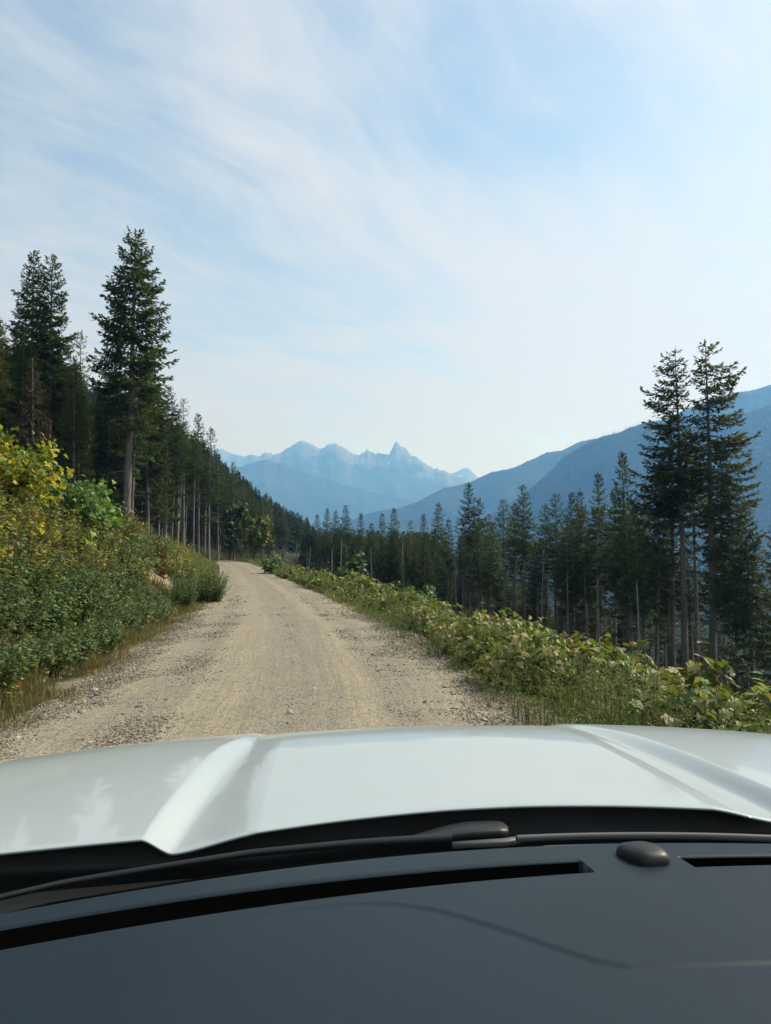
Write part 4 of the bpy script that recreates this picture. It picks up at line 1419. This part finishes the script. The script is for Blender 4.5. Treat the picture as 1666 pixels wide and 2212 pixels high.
for px, py, s, ci, lab in stones:
    D = np.arange(4, 60, .05); a_, b_ = ray(px, py)
    j = (EYE + b_ * D < road_z(a_ * D, D)).argmax()
    p = np.array([a_ * D[j], D[j]])
    mb = MB()
    jit = rg.uniform(.75, 1.25, (12, 1))
    s = s * .68
    V = IV * jit * np.array([1.3, 1.0, .65]) * s
    # one level of subdivision for a chipped, less regular outline
    E2 = {}; Vl = [tuple(v) for v in V]; Fl = []
    def midp(i, j):
        kk = (min(i, j), max(i, j))
        if kk not in E2:
            m_ = (np.array(Vl[i]) + np.array(Vl[j])) / 2 * rg.uniform(1.0, 1.16)
            E2[kk] = len(Vl); Vl.append(tuple(m_))
        return E2[kk]
    for f in IF:
        q, r_, t_ = midp(f[0], f[1]), midp(f[1], f[2]), midp(f[2], f[0])
        Fl += [(f[0], q, t_), (f[1], r_, q), (f[2], t_, r_), (q, r_, t_)]
    mb.add(np.array(Vl), np.array(Fl), SC_COL[ci])
    o = mb.build("stone", M_STONE)
    o.location = (p[0], p[1], float(road_z(np.array([p[0]]), np.array([p[1]]))[0]) + s * .1)
    o.rotation_euler = (0, 0, rg.rand() * 6)
    tag(o, lab, 'stone', 'loose stones on the gravel road')

# fallen dead branches over the sandy scar in the bank
for j in range(9):
    p = SCAR[0] * (1 - j / 8) + SCAR[1] * (j / 8)
    a = 2.0 + rg.uniform(-.6, .6); L = rg.uniform(.8, 1.8)
    u = np.linspace(-.5, .5, 6)
    xx = p[0] + rg.uniform(-.3, .3) + np.cos(a) * L * u; yy = p[1] + rg.uniform(-.4, .4) + np.sin(a) * L * u
    zz = height(xx, yy) + .06 + .05 * np.cos(u * 3)
    mb = MB()
    mb.add(*tube(np.stack([xx, yy, zz], 1), np.linspace(.022, .008, 6), 5))
    tag(mb.build("fallen_branch", M_DEADWOOD, smooth=True), 'bare dead branch lying across the sandy scar in the left bank', 'branch', 'dead branches on the sandy scar')


# ------------------------------------------------------------------ the car one looks out of
def paint_mat():
    m, t = material("white_car_paint")
    co = t.new('ShaderNodeTexCoord').outputs['Object']
    dust = t.noise(co, 3.0, 6, .65)
    speck = t.new('ShaderNodeTexVoronoi', {'Vector': co, 'Scale': 7.0, 'Randomness': 1.0})
    sc = t.new('ShaderNodeSeparateColor', {0: speck.outputs['Color']}).outputs[0]
    spot = t.math('MULTIPLY', t.ramp(speck.outputs['Distance'], .075, .03), t.ramp(sc, .42, .47))
    c = t.mix(t.ramp(dust, .35, .75), (.41, .455, .46), (.38, .425, .43))
    c = t.mix(t.math('MULTIPLY', spot, .45), c, (.25, .22, .18))
    p = t.new('ShaderNodeBsdfPrincipled', {'Base Color': c, 'Roughness': .45, 'Specular IOR Level': .25, 'Coat Weight': .75, 'Coat Roughness': .04, 'Coat IOR': 1.5})
    t.new('ShaderNodeOutputMaterial', {'Surface': p.outputs[0]})
    return m


def plastic_mat(name, col, rough, spec=.5, grain=0.0, gscale=700.0):
    m, t = material(name)
    co = t.new('ShaderNodeTexCoord').outputs['Object']
    c = t.mix(t.ramp(t.noise(co, 5.0, 5, .6), .3, .7), tuple(x * .9 for x in col), tuple(x * 1.1 for x in col))
    d = {'Base Color': c, 'Roughness': rough, 'Specular IOR Level': spec}
    if grain:
        d['Normal'] = t.new('ShaderNodeBump', {'Height': t.noise(co, gscale, 2, .5), 'Strength': grain, 'Distance': .0006}).outputs[0]
    p = t.new('ShaderNodeBsdfPrincipled', d)
    t.new('ShaderNodeOutputMaterial', {'Surface': p.outputs[0]})
    return m


M_PAINT = paint_mat()
M_DASH = plastic_mat("soft_dashboard_plastic", (.0058, .015, .0245), .46, .26, .3)
M_BLACK = plastic_mat("black_trim_plastic", (.012, .013, .014), .45, .4, .2)
M_GLOSS = plastic_mat("glossy_black_trim", (.010, .011, .012), .18, .5)
M_GREY = plastic_mat("grey_rubber", (.10, .10, .098), .5, .4, .2)
M_DEEP = plastic_mat("vent_black", (.0015, .0015, .0016), .9, .03)

YAW = rad(7)
car = empty("car", (.29 * math.cos(YAW), .29 * math.sin(YAW), 0), YAW)
tag(car, 'white car seen from inside, its hood and dark dashboard filling the bottom of the view', 'car')


def grid(mb, V, mat=0, flip=False):
    n, k = V.shape[:2]
    i = np.arange(n - 1)[:, None] * k + np.arange(k - 1)[None]
    q = [i, i + 1, i + k + 1, i + k]
    F = np.stack(q[::-1] if flip else q, -1).reshape(-1, 4)
    mb.add(V.reshape(-1, 3), F, mat=mat)


def hood_z(l, f):
    a = np.abs(l - .01)
    ff = f + .10 * a ** 2
    z = -.398 - .006 * (f - 1.1) - .047 * (np.maximum(ff - 1.03, 0) / .86) ** 4.5
    z = z - .028 * (a / .9) ** 2.6
    lv = np.interp(f, [1.0, 1.2, 1.42, 1.65, 1.9, 2.3], [.474, .457, .43, .393, .36, .32])
    wo = np.interp(f, [1.0, 1.4, 1.6, 1.75, 2.0], [.040, .050, .052, .034, .026])
    wi = np.interp(f, [1.0, 1.4, 1.7, 2.0], [.125, .095, .06, .05])
    dep = np.interp(f, [1.0, 1.25, 1.5, 1.7, 1.95], [.020, .017, .012, .005, .0])
    g = np.where(a > lv, (a - lv) / wo, (lv - a) / wi)
    g = np.clip(g, 0, 1)
    g = .5 * g + .5 * (g * g * (3 - 2 * g))
    g = np.sqrt(g * g + .004) - .0632 * (1 - g)
    return z - dep * (1 - np.clip(g, 0, 1)) + .003 * np.clip((lv - a) / .4, 0, 1) ** 1.5 + .004 * np.clip((a - lv) / wo, 0, 1)


def hood_rear(l):
    a = np.abs(l - .03)
    return np.where(a < .38, 1.137 - .33 * a ** 2, 1.0893 - .03 * (a - .38))


# the hood, its rolled rear edge and its underside
ls = np.unique(np.concatenate([np.linspace(-.90, .90, 140), np.linspace(-.56, -.30, 90), np.linspace(.30, .56, 90)]))
ts = np.linspace(0, 1, 90)
L_, T_ = np.meshgrid(ls, ts)
F0 = hood_rear(L_)
F_ = F0 + (2.42 - .12 * L_ ** 2 - F0) * T_
Z_ = hood_z(L_, F_)
hb = MB()
S_ = np.stack([L_, F_, Z_ + EYE], -1)
e1, e2, e3 = S_[:1].copy(), S_[:1].copy(), S_[:1].copy()
e1[..., 1] -= .0015; e1[..., 2] -= .0010
e2[..., 1] -= .001; e2[..., 2] -= .0035
e3[..., 1] += .014; e3[..., 2] -= .0060
grid(hb, np.concatenate([e3, e2, e1, S_], 0))
hood = hb.build("hood", M_PAINT, car, smooth=True)
# nose and fenders below the hood
bb = MB()
nose = S_[-1]
rows = [nose + np.array([0, .002, -.004])]
for dz, df in ((.08, .03), (.3, .05), (.6, .02), (.74, -.06)):
    r_ = nose.copy(); r_[:, 2] = nose[:, 2] * .3 + nose[:, 2].min() * .7 - dz; r_[:, 1] += df; rows.append(r_)
grid(bb, np.stack(rows, 0))
for sgn, col_i in ((-1, 0), (1, -1)):
    e = S_[:, col_i]
    rows = [e + np.array([sgn * .004, 0, -.004])]
    for dz, dl in ((.02, .03), (.12, .055), (.40, .06), (.52, .03)):
        r_ = e.copy(); r_[:, 2] = e[:, 2] - dz; r_[:, 0] += sgn * dl; rows.append(r_)
    grid(bb, np.stack(rows, 0))
bb.build("fender", M_PAINT, car, smooth=True)

# cowl between hood and windshield
cl_ = np.linspace(-.95, .95, 120)


def curve_through(xs, ys, deg=4):
    """one smooth moulding line through the measured points"""
    c = np.polyfit(xs, ys, deg)
    return lambda l: np.polyval(c, np.clip(l, -.95, .95))


front_edge = curve_through([-.9, -.7, -.532, -.429, -.286, -.113, .037, .211, .4, .6, .9], [.47, .58, .668, .713, .762, .775, .771, .742, .70, .60, .44])


ck = MB()
rows = []
for t, dz in ((0, -.345), (.02, -.40), (.3, -.455), (.62, -.468), (.80, -.462), (.86, -.452), (.90, -.462), (1.0, -.462), (1.02, -.450)):
    f0 = front_edge(cl_) + .015
    f1 = hood_rear(cl_) + .04
    rows.append(np.stack([cl_, f0 + (f1 - f0) * t, np.full_like(cl_, EYE + dz)], 1))
under = hood_rear(cl_) + .05
rows.append(np.stack([cl_, under, EYE + hood_z(cl_, under) - .012], 1))
grid(ck, np.stack(rows, 0))
cowl = ck.build("cowl_panel", M_BLACK, car, smooth=True)
for nm, fo, dz, l0, l1 in (("cowl_rib", .045, -.432, .03, .93), ("cowl_rib", .016, -.437, .06, .93)):
    rl = np.linspace(l0, l1, 40)
    rb = MB()
    rb.add(*tube(np.stack([rl, hood_rear(rl) + fo - .125, np.full_like(rl, EYE + dz + .018)], 1), np.full(40, .005), 8))
    rb.build(nm, M_GREY, cowl, smooth=True)

# windshield wiper
wp = MB()
wl = np.linspace(-.76, -.062, 40)
wf = np.interp(wl, [-.764, -.578, -.348, -.206, -.065], [.898, .986, 1.049, 1.068, 1.076])
wp.add(*tube(np.stack([wl, wf, EYE - .417 + .004 * np.sin((wl + .8) * 4)], 1), np.interp(wl, [-.8, -.2, -.045], [.003, .006, .008]), 8))
wiper = wp.build("wiper", M_BLACK, car, smooth=True)
bl = MB()
bl.add(*tube(np.stack([wl, wf - .022, np.full_like(wl, EYE - .430)], 1), np.full(40, .004), 6))
bl.build("wiper_blade", M_DEEP, wiper, smooth=True)


def loft(sections, closed=True):
    S = np.array(sections, float)
    n, k = S.shape[:2]
    i = np.arange(n - 1)[:, None] * k; kk = np.arange(k)[None]; k2 = (kk + 1) % k
    F = np.stack([i + kk, i + k2, i + k + k2, i + k + kk], -1).reshape(-1, 4)
    return S.reshape(-1, 3), F


def rounded(cx, cf, cz, hw, hh, n=20, p=3.5):
    a = np.linspace(0, 2 * math.pi, n, endpoint=False)
    c, s = np.cos(a), np.sin(a)
    return np.stack([np.full(n, cx), cf + np.sign(c) * np.abs(c) ** (2 / p) * hw, cz + np.sign(s) * np.abs(s) ** (2 / p) * hh], 1)


kb = MB()
secs = [rounded(l * .93 - .020, f * .93, EYE + z * .93, w_ * .93, h_ * .93) for l, f, z, w_, h_ in ((-.105, 1.172, -.452, .001, .001), (-.10, 1.172, -.452, .012, .004), (-.06, 1.180, -.451, .019, .007), (-.035, 1.185, -.450, .022, .0085),
                                                              (-.01, 1.187, -.449, .024, .009), (.035, 1.187, -.449, .023, .009), (.050, 1.187, -.450, .021, .008), (.055, 1.187, -.446, .001, .001))]
kb.add(*loft(secs))
kb.build("wiper_cap", M_BLACK, wiper, smooth=True)
kb = MB()
secs = [rounded(l * .93 - .020, f * .93, EYE - .424, w_, h_) for l, f, w_, h_ in ((-.046, 1.150, .001, .001), (-.045, 1.150, .006, .004), (.04, 1.152, .007, .0045), (.066, 1.160, .006, .004), (.07, 1.162, .001, .001))]
kb.add(*loft(secs))
kb.build("wiper_clip", M_GREY, wiper, smooth=True)

# dashboard with its two defroster slots
slot_t = curve_through([-.9, -.7, -.519, -.411, -.261, -.125, -.001, .099, .185, .4, .7, .9], [.43, .54, .633, .681, .717, .727, .724, .716, .704, .66, .57, .45])
slot_b = curve_through([-.9, -.7, -.506, -.378, -.221, -.043, .0, .099, .185, .4, .7, .9], [.39, .50, .597, .644, .674, .691, .692, .690, .682, .64, .55, .43])
dl = np.unique(np.concatenate([np.linspace(-.9, -.5, 60), np.linspace(-.5, .32, 300), np.linspace(.32, .9, 80), [-.0085, -.004, .0955, .0995]]))
dz0 = lambda f: -.31 + .1 * (.74 - f)
SEAM = np.array([(.60, .455), (.30, .478), (.041, .494), (-.03, .499), (-.059, .503), (-.076, .513), (-.095, .535), (-.123, .572), (-.150, .603), (-.172, .624), (-.200, .641), (-.240, .647), (-.283, .643), (-.375, .620), (-.497, .573), (-.75, .44)])


def seam_f(l):
    o = np.argsort(SEAM[:, 0])
    return np.interp(l, SEAM[o, 0], SEAM[o, 1])


def dash_relief(l, f):
    # distance to the seam line, signed: below the seam the panel lies a little lower
    s = (f - seam_f(l)) / np.sqrt(1 + ((seam_f(l + .004) - seam_f(l - .004)) / .008) ** 2)
    fade = np.interp(l, [-.30, -.16], [.35, 1.0])
    return -.0016 * fade * sstep(.0035, -.0035, s) + .0003 * fade * np.exp(-(s / .004) ** 2)


inslot = ((dl < -.006)) | ((dl > .0975) & (dl < .45))
fr_, tt_, tb_ = front_edge(dl), slot_t(dl), slot_b(dl)
rows, mats = [], []
dep = np.where(inslot, -.040, 0.0)


def drow(f, extra=0.0):
    z = dz0(f) + dash_relief(dl, f) + extra
    return np.stack([dl, f, EYE + z], 1)


edge_up = .004
A = [drow(fr_ + .006, -.035), drow(fr_ + .004, -.006), drow(fr_, -.0005)]
for t in np.linspace(.15, 1, 6):
    A.append(drow(fr_ + (tt_ + .002 - fr_) * t))
A.append(drow(tt_, np.where(inslot, -.002, 0)))
n1_ = len(A)
A.append(drow(tt_ - .0008, dep))
A.append(drow(tb_ + .0008 + (tt_ - tb_) * .35, dep))
A.append(drow(tb_ + .0008 + (tt_ - tb_) * .33, dep * .45))
A.append(drow(tb_ + .0010, dep * .40))
A.append(drow(tb_, np.where(inslot, -.002, 0)))
n2_ = len(A)
A.append(drow(tb_ - .0025))
for t in np.linspace(0, 1, 260)[1:]:
    A.append(drow(tb_ - .0025 + (.16 - (tb_ - .0025)) * t))
db = MB()
A = np.stack(A, 0)
grid(db, A, flip=True)
dash = db.build("dashboard", [M_DASH, M_DEEP], car, smooth=True)
k_ = len(dl)
mi = np.zeros((len(A) - 1, k_ - 1), np.int32)
mid = inslot[:-1] & inslot[1:]
mi[n1_ - 1:n2_ - 3, mid] = 1
dash.data.polygons.foreach_set('material_index', mi.ravel())
dash.data.update()
# slats inside the slots
for a0, a1 in ((-.88, -.012), (.103, .445)):
    rl = np.linspace(a0, a1, 60)
    vb = MB()
    ff = slot_b(rl) + (slot_t(rl) - slot_b(rl)) * .38
    vb.add(*tube(np.stack([rl, ff, EYE + dz0(ff) - .012], 1), np.full(60, .0020), 6))
    vb.build("defroster_vent", M_GREY, dash, smooth=True)

# sun sensor dome
sb = MB()
base = []
for q, (sc, hz) in enumerate(((1.0, -.002), (1.0, .003), (.95, .007), (.80, .0105), (.5, .0128), (.2, .0138), (.01, .014))):
    a = np.linspace(0, 2 * math.pi, 32, endpoint=False)
    c, s = np.cos(a), np.sin(a)
    lx = np.sign(c) * np.abs(c) ** (2 / 3.2) * .021 * sc; fy = np.sign(s) * np.abs(s) ** (2 / 3.2) * .025 * sc
    lx = lx * (1 + .12 * fy / .03) - fy * .10
    f_ = .722 + fy + (1 - sc) * .004
    base.append(np.stack([.060 + lx, f_, EYE + dz0(f_) + hz], 1))
sb.add(*loft(base))
sb.build("light_sensor", M_BLACK, dash, smooth=True)

# windshield: a sheet of faintly green clear glass leaning back from the cowl to the roof
def glass_mat():
    m, t = material("clear_glass")
    b_ = t.new('ShaderNodeBsdfTransparent', {'Color': (.955, .985, .985, 1)})
    t.new('ShaderNodeOutputMaterial', {'Surface': b_.outputs[0]})
    return m


gb = MB()
gl_ = np.linspace(-.74, .74, 40)
rows = []
for t in np.linspace(0, 1, 12):
    bow = .06 * math.sin(math.pi * t * .5)
    f0 = front_edge(gl_) + .12
    rows.append(np.stack([gl_ * (1 - .12 * t), f0 * (1 - t) + (.02 - .10 * gl_ ** 2) * t + bow, np.full_like(gl_, EYE - .42 + .79 * t)], 1))
grid(gb, np.stack(rows, 0))
gb.build("windshield", glass_mat(), car, smooth=True)


# ------------------------------------------------------------------ haze: the smoky summer air between here and the mountains
def build_haze():
    x0, x1, y0, y1, z0, z1 = -14500, 14500, -3200, 14500, -260, 1500
    V = [(x, y, z) for z in (z0, z1) for y in (y0, y1) for x in (x0, x1)]
    F = [(0, 2, 3, 1), (4, 5, 7, 6), (0, 1, 5, 4), (2, 6, 7, 3), (0, 4, 6, 2), (1, 3, 7, 5)]
    m, t = material("haze_air")
    v = t.new('ShaderNodeVolumePrincipled', {'Color': (0.19, 0.48, 1.0, 1), 'Density': 1.75e-4, 'Anisotropy': 0.3, 'Absorption Color': (1, 1, 1, 1)})
    t.new('ShaderNodeOutputMaterial', {'Volume': v.outputs[0]})
    mb = MB()
    mb.add(V, F)
    return tag(mb.build("haze", m), kind='stuff')


build_haze()
